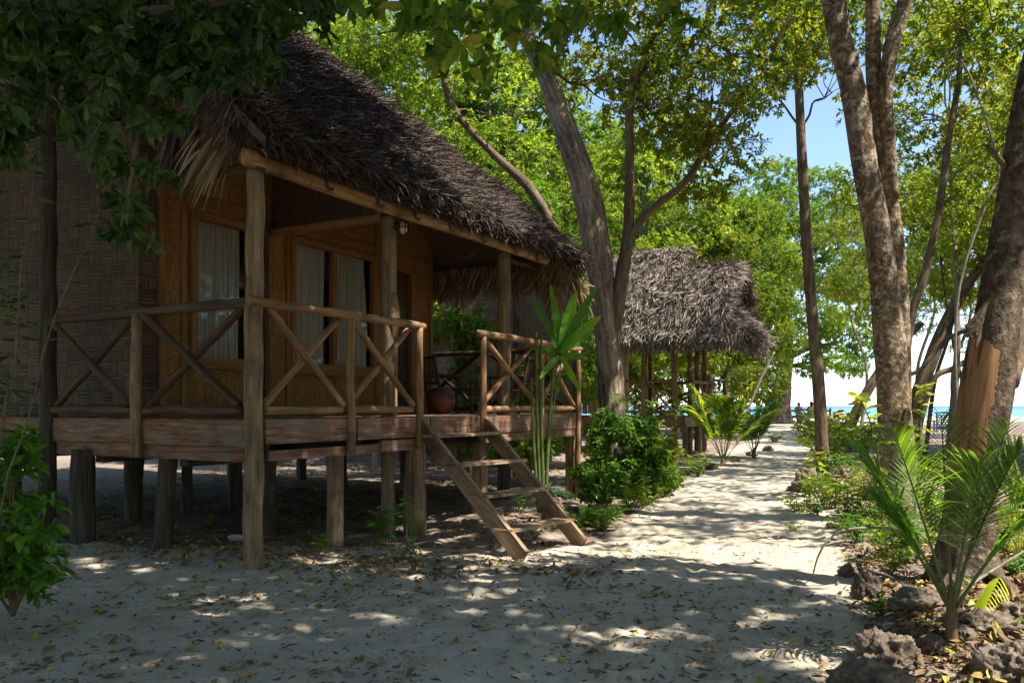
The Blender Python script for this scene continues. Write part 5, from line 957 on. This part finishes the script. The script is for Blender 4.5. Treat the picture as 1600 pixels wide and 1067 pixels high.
# --- left foreground ---
g = np.array([P(20, 900, 5.3)[0], 5.3, 0.]); bush('shrub', 'leafy green shrub at the left border in front of the dark corner post', g, [(0, 0, .35, .35), (.05, 0, .75, .3), (-.2, 0, 1.05, .35), (.12, 0, .5, .22), (-.3, .1, .5, .4), (.0, 0, 1.25, .2)], 200, 7, .12, 'shrub', 'near')
g = np.array([P(-40, 900, 4.9)[0], 4.9, 0.]); t = stemmy('twiggy_sapling', 'thin twiggy sapling with sparse leaves in front of the woven gable wall', g, 2.9, 7, .16, .11, 'leafdark', 'bark', lean=(.16, 0), nl=16, kind='near', start=.45, cat='sapling', W=.36)
# greenery seen through the porch
g = np.array(list(hw(8.6, 3.0, 0))); g[2] = float(gz(g[0], g[1])); bush('climbing_shrub', 'dark leafy climber hanging behind the porch end rail', g, [(0, 0, 1.6, .35), (0, 0, 2.2, .4), (.1, 0, 2.8, .55), (-.3, 0, 3.1, .5), (.4, 0, 3., .5), (0, 0, 1.1, .3)], 330, 7, .15, 'leaf')
g = np.array(list(hw(8.3, 1.4, 0))); g[2] = float(gz(g[0], g[1])); bush('yellow_shrub', 'yellow-green shrub seen between the porch rails at the far end', g, [(0, 0, .8, .5), (.1, 0, 1.5, .45), (.2, 0, 2.1, .4)], 220, 7, .22, 'leafy')
# --- climber on the forked tree and path-side saplings ---
def vine(label, pts, n, L, leafm='leafy', up=.2):
    C = catmull(pathpx(pts), 24); gx = C[0].copy(); gx[2] = float(gz(gx[0], gx[1])); C[0] = gx - [0, 0, .03]; t = thing('broadleaf_sapling', label, 'sapling', tuple(gx), 'broad-leaved saplings'); mb = MB(); tube(mb, C, np.linspace(.013, .005, 24), 7); build('stems', mb, M['stem'], t, True)
    u = np.sort(rng.random(n) ** .6); i = np.minimum((u * 23).astype(int), 22); A = C[i]; az = np.arange(n) * 2.4; D = np.stack([np.cos(az), np.sin(az), np.full(n, up) + rng.normal(0, .3, n)], -1); Ls = L * rng.uniform(.6, 1.15, n); mb = MB(); leaves(mb, A, D, np.array([0, 0, 1.]) + rng.normal(0, .35, (n, 3)), Ls, Ls * .5, 'near'); build('leaves', mb, M[leafm], t)
vine('tall thin broad-leaved sapling in front of the three-stemmed trunk', [(1382, 850, 9.6), (1375, 760, 9.6), (1368, 690, 9.6), (1352, 640, 9.6), (1332, 612, 9.6)], 26, .2)
vine('short broad-leaved sapling leaning over the path beside the slender tree', [(1283, 752, 14), (1275, 715, 13.9), (1262, 692, 13.8), (1245, 682, 13.8)], 12, .26)
vine('broad-leaved sapling at the foot of the slender tree', [(1280, 760, 14.2), (1278, 735, 14.2), (1272, 710, 14.2)], 10, .24)
vine('sapling with broad leaves right of the three-stemmed trunk', [(1428, 815, 10.5), (1436, 720, 10.5), (1440, 640, 10.6), (1446, 600, 10.6)], 34, .17)
# bank herbs: one of each kind copied
hk = [stemmy('bank_herb', 'x', (0, 0, 0), .34, 9, .9, .1, 'shrub', nl=6, group='low herbs'), stemmy('bank_herb', 'x', (0, 0, 0), .5, 8, .6, .13, 'leafy', nl=7, group='low herbs'), stemmy('bank_herb', 'x', (0, 0, 0), .24, 12, 1.2, .075, 'leafy', nl=6, group='low herbs')]
spots = [(1262, 775, 'left of the slender tree base'), (1285, 790, 'just below the slender tree base'), (1310, 770, 'right of the slender tree base'), (1330, 812, 'on the bank below the three-stemmed trunk, nearest the path'), (1352, 780, 'left foot of the three-stemmed trunk'), (1250, 800, 'reaching onto the path edge'), (1345, 850, 'in the sunny patch left of the young palm'), (1380, 870, 'behind the young palm stem'),
         (1340, 885, 'above the twin coral rocks'), (1420, 860, 'between the young palm and the peeling trunk'), (1390, 905, 'left of the peeling trunk roots'), (1450, 850, 'in front of the peeling trunk'), (1330, 730, 'behind the slender tree, under the dark leaning trunk'), (1350, 715, 'under the dark leaning trunk'), (1375, 735, 'behind the three-stemmed trunk'), (1330, 705, 'far side of the dark leaning trunk'),
         (1470, 760, 'right of the three-stemmed trunk'), (1450, 730, 'in front of the blue chair'), (1580, 900, 'right of the peeling trunk'), (1090, 745, 'beside stones under the far hut deck'), (1210, 690, 'at the path end by the darker palm'), (1375, 960, 'on the big coral rock'), (1060, 760, 'left path edge below the far hut'), (1400, 820, 'right foot of the three-stemmed trunk'),
         (330, 820, 'in the shade under the near deck, left part'), (500, 860, 'beside the main corner post'), (1560, 750, 'behind the peeling trunk'), (1520, 720, 'far behind the peeling trunk'), (1285, 715, 'path edge behind the slender tree'), (1240, 830, 'alone on the sunny path edge'),
         (1275, 805, 'left of the stones below the slender tree'), (1300, 795, 'between the slender tree and the path-edge herbs'), (1320, 832, 'on the bank where the sunny path patch begins'), (1365, 820, 'on the bank midway between slender tree and young palm'), (1345, 800, 'just left of the three-stemmed trunk base'), (1385, 840, 'in front of the three-stemmed trunk base'),
         (1440, 800, 'right of the three-stemmed trunk, nearer the camera'), (1460, 830, 'between the three-stemmed and peeling trunks'), (1480, 790, 'between the two thick trunks, farther back'), (1410, 880, 'just left of the young palm stem'), (1360, 760, 'behind the left foot of the three-stemmed trunk'), (1270, 760, 'against the grey rock by the slender tree'),
         (1310, 740, 'behind the root of the slender tree'), (1300, 725, 'far right of the slender tree'), (1560, 860, 'hidden at the right foot of the peeling trunk'), (1590, 830, 'under the grass tuft at the right border'), (985, 800, 'under the path-edge shrub'), (1010, 790, 'at the path edge in front of the shrub'), (940, 830, 'at the tip of the nest fern'), (1040, 735, 'at the base of the tall herbs')]
for i, (px, py, wh) in enumerate(spots):
    o = hk[i % 3] if i < 3 else copy_tree(hk[i % 3]); gg = G(px, py); o.location = tuple(gg); s = rng.uniform(.8, 1.3) * (1.3 if py < 760 else 1); 
    if py < 730: s *= 1.6
    if py > 860 or px < 600 or px == 1240: s *= .5
    o.scale = (s, s, s); o.rotation_euler = (0, 0, rng.random() * 6.3); o['label'] = 'low green herb ' + wh

# --- rocks ---
def rock(label, px, py, s, seed, group='coral rocks', m='rock', sink=.38, Y=None):
    g = G(px, py) if Y is None else np.array([*P(px, py, Y)[:2], 0]); 
    if Y is not None: g[2] = float(gz(g[0], g[1]))
    n, k = 72, 44; th = np.arange(n) * 2 * math.pi / n; ph = np.linspace(.04, math.pi - .04, k); T_, Ph = np.meshgrid(th, ph); d = np.stack([np.cos(T_) * np.sin(Ph), np.sin(T_) * np.sin(Ph), np.cos(Ph)], -1)
    r = .5 + .95 * fbm(d * 1.5 + seed * 7.7, 3) + .5 * (.5 - np.abs(fbm(d * 3.2 + seed, 4) - .5) * 2.6) * .7 + .4 * (fbm(d * 9 + seed, 3) - .5) - .12; V = d * r[..., None] * np.array(s) * .62 + g + np.array([0, 0, s[2] * (.5 - sink)])
    i = np.arange(k - 1)[:, None] * n; j = np.arange(n)[None]; jj = (j + 1) % n; mb = MB(); mb.add(V.reshape(-1, 3), np.stack([i + j, i + n + j, i + n + jj, i + jj], -1).reshape(-1, 4), None, (V - g + seed).reshape(-1, 3)); 
    c0 = len(V.reshape(-1, 3)); o = build('coral_rock', mb, M[m], smooth=True, loc=tuple(g)); return tag(o, label, 'rock', group)
rock('tall dark jagged coral rock in the bottom right foreground, left of the young palm', 1385, 1045, (.3, .28, .27), 1); rock('low coral rock below the tall jagged one at the bottom border', 1370, 1085, (.36, .3, .24), 2)
rock('flat pale slab of coral rock right of the young palm stem', 1535, 985, (.34, .2, .16), 3); rock('rounded coral rock at the right border beyond the slab', 1595, 975, (.22, .2, .2), 4); rock('coral rock in the bottom right corner', 1590, 1060, (.3, .26, .26), 5)
rock('upright coral rock at the path edge, lower of the twin rocks', 1352, 930, (.17, .15, .24), 6); rock('knobbly coral rock at the path edge, upper of the twin rocks', 1325, 900, (.13, .12, .16), 7); rock('pale rugged coral rock directly behind the young palm stem', 1440, 955, (.34, .2, .2), 8)
rock('small coral rock touching the left foot of the young palm', 1455, 1015, (.14, .12, .12), 9); rock('small coral rock between the slab and the young palm', 1505, 1000, (.12, .1, .1), 10)
rock('grey coral rock at the left foot of the slender tree', 1262, 752, (.34, .3, .34), 11); rock('lower grey coral rock beside the path, left of the slender tree', 1245, 768, (.3, .26, .22), 12); rock('coral rock right of the slender tree root', 1318, 748, (.4, .3, .28), 13)
for i, (px, py, s_) in enumerate(((1090, 738, .3), (1068, 742, .24), (1112, 733, .26), (1130, 728, .2), (1150, 722, .22), (1175, 712, .28), (1200, 704, .3), (1050, 752, .2), (1350, 700, .5), (1380, 690, .5), (1330, 682, .6), (1300, 676, .7), (1275, 672, .7), (1500, 940, .1), (1415, 925, .1), (1560, 940, .14), (1400, 1000, .1), (1300, 825, .14), (1335, 760, .24), (700, 835, .07), (1365, 985, .09), (1545, 1040, .12))):
    rock(['largest stone in the row under the far hut deck', 'stone at the left end of the row under the far hut deck', 'stone beside the short slanted stilt of the far hut', 'small stone below the yellow-green palm', 'stone between the two young palms', 'stone below the darker palm', 'stone at the left path edge nearest the beach', 'lone stone left of the stone row, by the shrub', 'stone under the dark leaning trunk', 'stone right of the dark leaning trunk base', 'stone in the driftwood litter left of the dark leaning trunk',
          'wide stone just right of the slender trunk near the beach', 'wide stone just left of the slender trunk near the beach', 'small stone behind the flat slab', 'small stone above the pale rugged rock', 'stone by the root of the peeling trunk', 'small stone right of the tall jagged rock', 'stone in the herbs below the slender tree', 'stone left of the three-stemmed trunk', 'small stone beside the thick front stilt', 'small stone left of the tall jagged rock', 'small stone in the leaf litter right of the palm stem'][i], px, py, (s_, s_ * .8, s_ * .7), 20 + i, 'loose stones')
# --- twigs on the right bank ---
def twig(label, pts, r, mt='barkpale', nm='fallen_branch'): C = pathpx(pts); mb = MB(); tube(mb, C, r, 7, step=.02, rough=.15); tag(build(nm, mb, M[mt], smooth=True, loc=tuple(C[0])), label, 'branch', 'dry branches')
q = G(1268, 905); twig('arching dead branch curving down onto the sunny path', [(1268, 905, q[1]), (1280, 865, 7.0), (1300, 838, 7.0), (1330, 826, 7.), (1400, 828, 7.1), (1440, 858, 7.2)], [.006, .008, .01, .012, .012, .008])
twig('thin curved dry stalk left of the young palm', [(1340, 885, 6.6), (1400, 905, 6.2), (1440, 945, 5.7), (1470, 1000, 5.2)], [.006, .007, .007, .008]); twig('short straight dry stick leaning by the young palm', [(1435, 992, 5.2), (1462, 965, 5.3)], [.008, .006])
twig('long pale dry stalk rising right from the young palm towards the border', [(1488, 945, 5.3), (1515, 915, 5.3), (1560, 885, 5.4), (1610, 855, 5.5)], [.012, .011, .009, .006]); twig('dry stalk sloping down to the right of the palm stem', [(1492, 970, 5.2), (1520, 998, 5.1), (1535, 1015, 5.)], [.008, .007, .005])
g = P(1562, 902, 5.35); t = thing('yellowing_leaf', 'large yellow-green serrated leaf drooping from a stalk right of the young palm', 'leaf', tuple(g)); mb = MB(); n = 11
for k in range(n):
    u = k / (n - 1); c = g + (P(1535, 958, 5.3) - g) * u
    for sg in (1, -1): blade(mb, c, nz((P(1535, 958, 5.3) - g)) * .9 + np.array([sg * .9, 0, -.1]), .17 * math.sin(math.pi * (.25 + .7 * u)), .045, .15, 5, 'lance')
build('blade', mb, M['yleaf'], t); mb = MB(); tube(mb, [P(1500, 925, 5.3), P(1540, 895, 5.35), g], [.006, .005, .004], 6, n=12); build('stalk', mb, M['stem'], t, True)

# --- leaf litter and debris ---
def scatter(n, f, x0, x1, y0, y1, pw=1.6):
    X = rng.uniform(x0, x1, n); Y = y0 + (y1 - y0) * rng.random(n) ** pw; keep = rng.random(n) < f(X, Y); return X[keep], Y[keep]
def flat(mb, X, Y, L, W, kind='mid', lift=.012, tilt=.3):
    n = len(X); Z = gz(X, Y) + (n2(X, Y, 2.2, 3) - .5) * .05 * (1 - sm(14, 22, Y)) + lift; az = rng.random(n) * 6.28; D = np.stack([np.cos(az), np.sin(az), rng.normal(0, tilt, n)], -1); N = np.array([0, 0, 1.]) + rng.normal(0, tilt * 1.3, (n, 3)); N[rng.random(n) < .3] *= -1; Ls = L * rng.uniform(.5, 1.2, n); leaves(mb, np.stack([X, Y, Z], -1), D, N, Ls, Ls * W, kind)
def dens(X, Y):
    dr = sm(.46, .6, n2(X, Y, .9, 3, 5.))
    off = np.maximum(sm(-.15, .5, X - xr(Y)), sm(-.3, .6, xl(Y) - X)); edge = np.exp(-((Y - 8.6 + .35 * (X + 2)) ** 2) / .7) * (X < .2); c = n2(X, Y, 1.5, 3); return np.clip(off * .8 * (c > .42) + edge * .9 + .28 * dr * (Y < 9.5) * (X < 2.5) + .02, 0, 1)
mb = MB(); X, Y = scatter(42000, dens, -7, 9, 3.6, 26); flat(mb, X, Y, .075, .5)
X, Y = scatter(7000, lambda X, Y: np.exp(-((Y - 8.35 + .3 * (X + 2)) ** 2) / .35) * (.25 + .75 * sm(.42, .55, n2(X, Y, 1.7, 3))), -6.5, 1.2, 6.6, 10.4, 1.); flat(mb, X, Y, .085, .5, lift=.016, tilt=.45)
X, Y = scatter(5500, lambda X, Y: sm(-.1, .4, X - xr(Y)) * sm(.4, .52, n2(X, Y, 1.9, 3)), 1.7, 5.5, 3.9, 9, 1.); flat(mb, X, Y, .1, .45, lift=.025, tilt=.5); tag(build('leaf_litter', mb, M['litter']), kind='stuff')
mb = MB(); X, Y = scatter(13000, lambda X, Y: .12 + .8 * sm(.45, .6, n2(X, Y, 1.1, 3, 2.)), -5, 3.5, 3.6, 12); flat(mb, X[::2], Y[::2], .03, .2, 'far', .008, .3); flat(mb, X[1::3], Y[1::3], .065, .12, 'far', .01, .35); X, Y = scatter(9000, lambda X, Y: sm(-.1, .3, X - xr(Y)), 1.5, 6, 4, 12); flat(mb, X, Y, .09, .12, 'far', .02, .3); tag(build('twig_debris', mb, M['debris']), kind='stuff')
big = [(400, 962, .12), (185, 1020, .12), (245, 925, .09), (75, 1020, .11), (155, 955, .09), (430, 1045, .08), (560, 1035, .09), (580, 995, .1), (350, 1012, .08), (640, 935, .07), (300, 918, .07), (55, 1005, .09), (275, 1050, .08), (20, 935, .13), (390, 1058, .08), (125, 905, .08), (550, 968, .07), (500, 1050, .07), (600, 918, .06), (450, 905, .07), (230, 968, .07), (700, 1010, .07), (760, 985, .06), (840, 1012, .06), (480, 930, .06), (95, 975, .08), (660, 1050, .07), (1010, 1040, .07), (980, 945, .05), (1235, 1035, .06)]
proto = None; seen = []
def leaflab(px, py, L):
    col = 'largest' if L > .115 else 'large' if L > .085 else 'middling' if L > .065 else 'small'
    v = 'at the bottom border' if py > 1030 else 'near the front' if py > 980 else 'on mid foreground sand' if py > 940 else 'near the hut edge'
    names = ['left border', 'lower left corner shrub', 'left corner post', 'leftmost rail post', 'second stilt', 'main corner post', 'right of the main corner post', 'front stilt', 'big front stilt', 'left stair foot', 'right of the stair foot', 'nest fern', 'middle of the path', 'right side of the path', 'sunny path patch']
    h = names[min(14, int(px / 88))]; s_ = '%s fallen leaf %s, below the %s' % (col, v, h); k = sum(1 for z in seen if z == s_); seen.append(s_); return s_ if not k else s_ + ', second one'
for px, py, L in big:
    g = G(px, py); g[2] += .018
    if proto is None:
        mb = MB(); leaves(mb, np.zeros((1, 3)), np.array([[1., 0, .05]]), np.array([[0, .1, 1.]]), 1., .55, 'near'); proto = build('fallen_leaf', mb, M['litter2']); proto.modifiers.new('thick', 'SOLIDIFY').thickness = .012; o = proto
    else: o = proto.copy(); sc.collection.objects.link(o)
    o.location = tuple(g); o.rotation_euler = (rng.normal(0, .3), rng.normal(0, .3), rng.random() * 6.28); o.scale = (L, L, L); tag(o, leaflab(px, py, L), 'fallen leaf', 'larger fallen leaves on the foreground sand')
g = G(370, 843); mb = MB(); nn = 300; d_ = rdir(nn); th = np.linspace(0, 6.283, 17)[:-1]; ph = np.linspace(.1, 3.04, 10); T_, Ph = np.meshgrid(th, ph); d = np.stack([np.cos(T_) * np.sin(Ph), np.sin(T_) * np.sin(Ph), np.cos(Ph)], -1); V = d * (.6 + 1.1 * fbm(d * 3 + 4, 4))[..., None] * np.array([.085, .06, .035]) + g + [0, 0, .02]; i = np.arange(9)[:, None] * 16; j = np.arange(16)[None]; mb.add(V.reshape(-1, 3), np.stack([i + j, i + 16 + j, i + 16 + (j + 1) % 16, i + (j + 1) % 16], -1).reshape(-1, 4)); tag(build('plastic_scrap', mb, M['plastic'], loc=tuple(g)), 'crumpled pale plastic scrap on the ground behind the main corner post', 'litter')

# ================= BEACH END =================
def gw(px, Y): x = (px - 800) / F * Y; return np.array([x, Y, float(gz(x, Y))])
def fence(label, x0, x1, Y):
    a, b = gw(x0, Y), gw(x1, Y); t = thing('rustic_fence', label, 'fence', tuple(a), 'rustic rail fences by the beach')
    for z, r in ((.82, .055), (.4, .05)): mb = MB(); n = 6; pts = [a + (b - a) * s + [0, 0, z + rng.normal(0, .03)] for s in np.linspace(0, 1, n)]; tube(mb, pts, r, 8, step=.2, rough=.2); build('rail', mb, M['logdark'], t, True)
    k = max(2, int(np.linalg.norm(b - a) / 1.) + 1)
    for s in np.linspace(0, 1, k): p = a + (b - a) * s; mb = MB(); log(mb, p - [0, 0, .2], p + [rng.normal(0, .04), 0, .95], .07); build('post', mb, M['logdark'], t, True)
fence('rustic log rail fence left of the old shore tree, with a bather leaning on it', 1172, 1210, 50.); fence('rustic log rail fence right of the old shore tree', 1230, 1296, 50.)
def person(label, base, joints, edges, radii, parts, scale=1., rot=0.):
    """one skinned body; joints in metres, facing -Y locally"""
    t = thing('person', label, 'person', tuple(base)); c, s = math.cos(rot), math.sin(rot)
    J = np.array(joints, float) * scale; J = np.stack([J[:, 0] * c - J[:, 1] * s, J[:, 0] * s + J[:, 1] * c, J[:, 2]], -1)
    me = bpy.data.meshes.new('body'); me.from_pydata([tuple(j) for j in J], edges, []); o = bpy.data.objects.new('body', me); sc.collection.objects.link(o); o.parent = t; me.materials.append(M['skin'])
    md = o.modifiers.new('skin', 'SKIN'); md.use_smooth_shade = True
    for i, r in enumerate(radii): me.skin_vertices[0].data[i].radius = (r * scale, r * scale * .85)
    me.skin_vertices[0].data[0].use_root = True; o.modifiers.new('sub', 'SUBSURF').levels = 1; o.modifiers['sub'].render_levels = 2
    def tp(pt): pt = np.array(pt) * scale; return np.array([pt[0] * c - pt[1] * s, pt[0] * s + pt[1] * c, pt[2]]) + np.array(base)
    for nm, m, chains in parts:
        mb = MB()
        for pts, rr in chains: tube(mb, [tp(p) for p in pts], [r * scale for r in rr], 14, n=14)
        build(nm, mb, M[m], t, True)
    return t
# standing bather, seen from behind, leaning with right arm on the rail
J = [(0, 0, .95), (0, -.02, 1.15), (0, -.03, 1.4), (0, -.03, 1.52), (0, -.05, 1.66), (0, -.05, 1.76), (-.2, -.03, 1.42), (-.29, -.05, 1.15), (-.25, -.2, .95), (-.22, -.28, .9), (.2, -.03, 1.42), (.3, -.12, 1.15), (.42, -.3, .98), (.47, -.36, .96), (-.1, 0, .88), (-.12, -.02, .48), (-.12, .03, .08), (-.13, -.1, .03), (.1, 0, .88), (.13, -.03, .48), (.14, .03, .08), (.15, -.1, .03)]
E = [(0, 1), (1, 2), (2, 3), (3, 4), (4, 5), (2, 6), (6, 7), (7, 8), (8, 9), (2, 10), (10, 11), (11, 12), (12, 13), (0, 14), (14, 15), (15, 16), (16, 17), (0, 18), (18, 19), (19, 20), (20, 21)]
RR = [.15, .14, .16, .06, .095, .07, .07, .045, .035, .03, .07, .045, .035, .03, .1, .06, .04, .035, .1, .06, .04, .035]
person('shirtless person in dark shorts standing at the beach fence, back turned', gw(1199, 49.5) + [0, 0, 0], J, E, RR, [('hair', 'hair', [([(0, .03, 1.62), (0, .0, 1.72), (0, -.03, 1.79)], [.07, .105, .06])]), ('shorts', 'shorts', [([(0, 0, 1.02), (0, 0, .85)], [.17, .18]), ([(-.1, 0, .88), (-.12, -.01, .6)], [.115, .09]), ([(.1, 0, .88), (.13, -.01, .6)], [.115, .09])]), ('hip_cloth', 'teal', [([(.16, .06, .95), (.2, .08, .6), (.18, .08, .3)], [.06, .07, .05])])], .98, math.pi)
JS = [(0, 0, .5), (0, .02, .7), (0, .0, .95), (0, -.02, 1.05), (0, -.05, 1.16), (0, -.06, 1.25), (-.18, 0, .95), (-.24, -.1, .72), (-.2, -.3, .65), (.18, 0, .95), (.27, -.12, .78), (.4, -.25, .8), (-.1, -.05, .47), (-.12, -.42, .47), (-.12, -.42, .06), (.1, -.05, .47), (.12, -.42, .47), (.12, -.42, .06), (-.12, -.52, .03), (.12, -.52, .03)]
ES = [(0, 1), (1, 2), (2, 3), (3, 4), (4, 5), (2, 6), (6, 7), (7, 8), (2, 9), (9, 10), (10, 11), (0, 12), (12, 13), (13, 14), (0, 15), (15, 16), (16, 17), (14, 18), (17, 19)]
RS = [.15, .14, .15, .06, .09, .07, .07, .045, .035, .07, .045, .035, .1, .065, .04, .1, .065, .04, .035, .035]
def bench(label, px, Y, w_, grp='log benches by the fence'):
    b = gw(px, Y); t = thing('log_bench', label, 'bench', tuple(b), grp); mb = MB(); log(mb, b + [-w_, 0, .4], b + [w_, 0, .4], .09); build('seat', mb, M['logdark'], t, True)
    for s in (-1, 1): mb = MB(); log(mb, b + [s * w_ * .7, 0, -.05], b + [s * w_ * .7, 0, .38], .07); build('leg', mb, M['logdark'], t, True)
bench('log bench with two seated people beyond the fence right of the shore tree', 1257, 51.5, 1.1)
person('person in grey seated on the bench just right of the old shore tree', gw(1248, 51.4), JS, ES, RS, [('hair', 'hair', [([(0, .0, 1.12), (0, -.03, 1.2), (0, -.05, 1.27)], [.08, .11, .06])]), ('top', 'greycloth', [([(0, 0, .5), (0, .02, .75), (0, 0, 1.0)], [.17, .16, .13])]), ('trousers', 'shorts', [([(-.1, -.05, .48), (-.12, -.42, .48), (-.12, -.42, .15)], [.11, .08, .06]), ([(.1, -.05, .48), (.12, -.42, .48), (.12, -.42, .15)], [.11, .08, .06])])], 1., 2.7)
person('person with black hair and yellow cloth seated at the right end of the bench', gw(1268, 51.4), JS, ES, RS, [('hair', 'hair', [([(0, .03, .98), (0, .03, 1.12), (0, -.03, 1.2), (0, -.05, 1.28)], [.06, .09, .11, .05])]), ('shorts', 'yellowcloth', [([(0, 0, .45), (0, .02, .7)], [.18, .16]), ([(-.1, -.05, .48), (-.12, -.42, .48), (-.12, -.42, .2)], [.12, .09, .09]), ([(.1, -.05, .48), (.12, -.42, .48), (.12, -.42, .2)], [.12, .09, .09])])], 1.05, 3.4)
# driftwood stump by the slender tree
b = gw(1300, 44); mb = MB(); tube(mb, [b + [-.6, 0, .55], b + [0, 0, .3], b + [.5, 0, .12], b + [1., 0, .02]], [.12, .2, .16, .05], 14, step=.06, rough=.45, rs=(2, 3)); t = tag(build('driftwood_log', mb, M['bark'], smooth=True, loc=tuple(b)), 'dark driftwood log lying on the sand right of the slender trunk', 'driftwood')
for i, (px, Y, L) in enumerate(((1330, 40, 2.2), (1345, 36, 1.6))): b = gw(px, Y); mb = MB(); tube(mb, [b + [-L / 2, 0, .1], b + [0, .1, .18], b + [L / 2, 0, .08]], [.06, .09, .05], 10, step=.06, rough=.4); tag(build('driftwood_log', mb, M['logdark'], smooth=True, loc=tuple(b)), ('long thin driftwood on the sand left of the dark leaning trunk', 'short driftwood piece at the foot of the dark leaning trunk')[i], 'driftwood')
# small boat at the waterline
b = gw(1308, 118); b[2] = SEA; t = thing('small_boat', 'small cream boat at the waterline right of the slender trunk', 'boat', tuple(b)); mb = MB(); n = 15; s = np.linspace(-1, 1, n); W_ = .62 * (1 - np.abs(s) ** 2.6) + .02; sh = .35 + .25 * s ** 2
ring = []
for k in range(n): ring += [(s[k] * 1.9, -W_[k], sh[k] + .25), (s[k] * 1.75, -W_[k] * .6, -.15), (s[k] * 1.75, W_[k] * .6, -.15), (s[k] * 1.9, W_[k], sh[k] + .25)]
V = np.array(ring) + b; Q = []
for k in range(n - 1):
    for j in range(3): Q.append([4 * k + j, 4 * k + 4 + j, 4 * k + 5 + j, 4 * k + j + 1])
mb.add(V, Q); o = build('hull', mb, M['cream'], t); o.modifiers.new('thick', 'SOLIDIFY').thickness = .06
mb = MB(); box(mb, b + [-.5, 0, .45], (.25, 1.1, .05)); box(mb, b + [.6, 0, .45], (.25, 1.1, .05)); build('thwarts', mb, M['trim'], t); mb = MB(); box(mb, b + [.3, 0, .8], (1.1, .7, .5)); build('cargo_cover', mb, M['cream'], t)
# blue slatted chair facing the sea
b = gw(1477, 31); b[2] = float(gz(b[0], b[1])); t = thing('beach_chair', 'blue slatted wooden beach chair facing the sea left of the peeling trunk', 'chair', tuple(b)); bl = M['bluepaint']
zt = EYE - (647 - 634) / F * 31 - b[2]; h_ = max(.95, zt)
for s_ in (-1, 1):
    mb = MB(); box(mb, b + [s_ * .32, 0, h_ * .62], (.05, .04, h_ * .76), long=2); build('back_post', mb, bl, t)
    for y in (.0, .5): mb = MB(); box(mb, b + [s_ * .42, y, .3], (.05, .05, .66), long=2); build('leg', mb, bl, t)
    mb = MB(); box(mb, b + [s_ * .42, .25, .64], (.08, .62, .03)); build('armrest', mb, bl, t)
for k in range(7): mb = MB(); box(mb, b + [0, .01, h_ * .36 + k * h_ * .09], (.6, .02, .05), long=0); build('slat', mb, bl, t)
mb = MB(); box(mb, b + [0, 0, h_ * 1.0], (.74, .05, .06), long=0); box(mb, b + [0, 0, h_ * 1.035], (.3, .045, .03), long=0); build('top_rail', mb, bl, t)
mb = MB()
for k in range(6): box(mb, b + [0, .05 + k * .09, .36 + .008 * k], (.78, .075, .022), long=0)
build('seat', mb, bl, t)
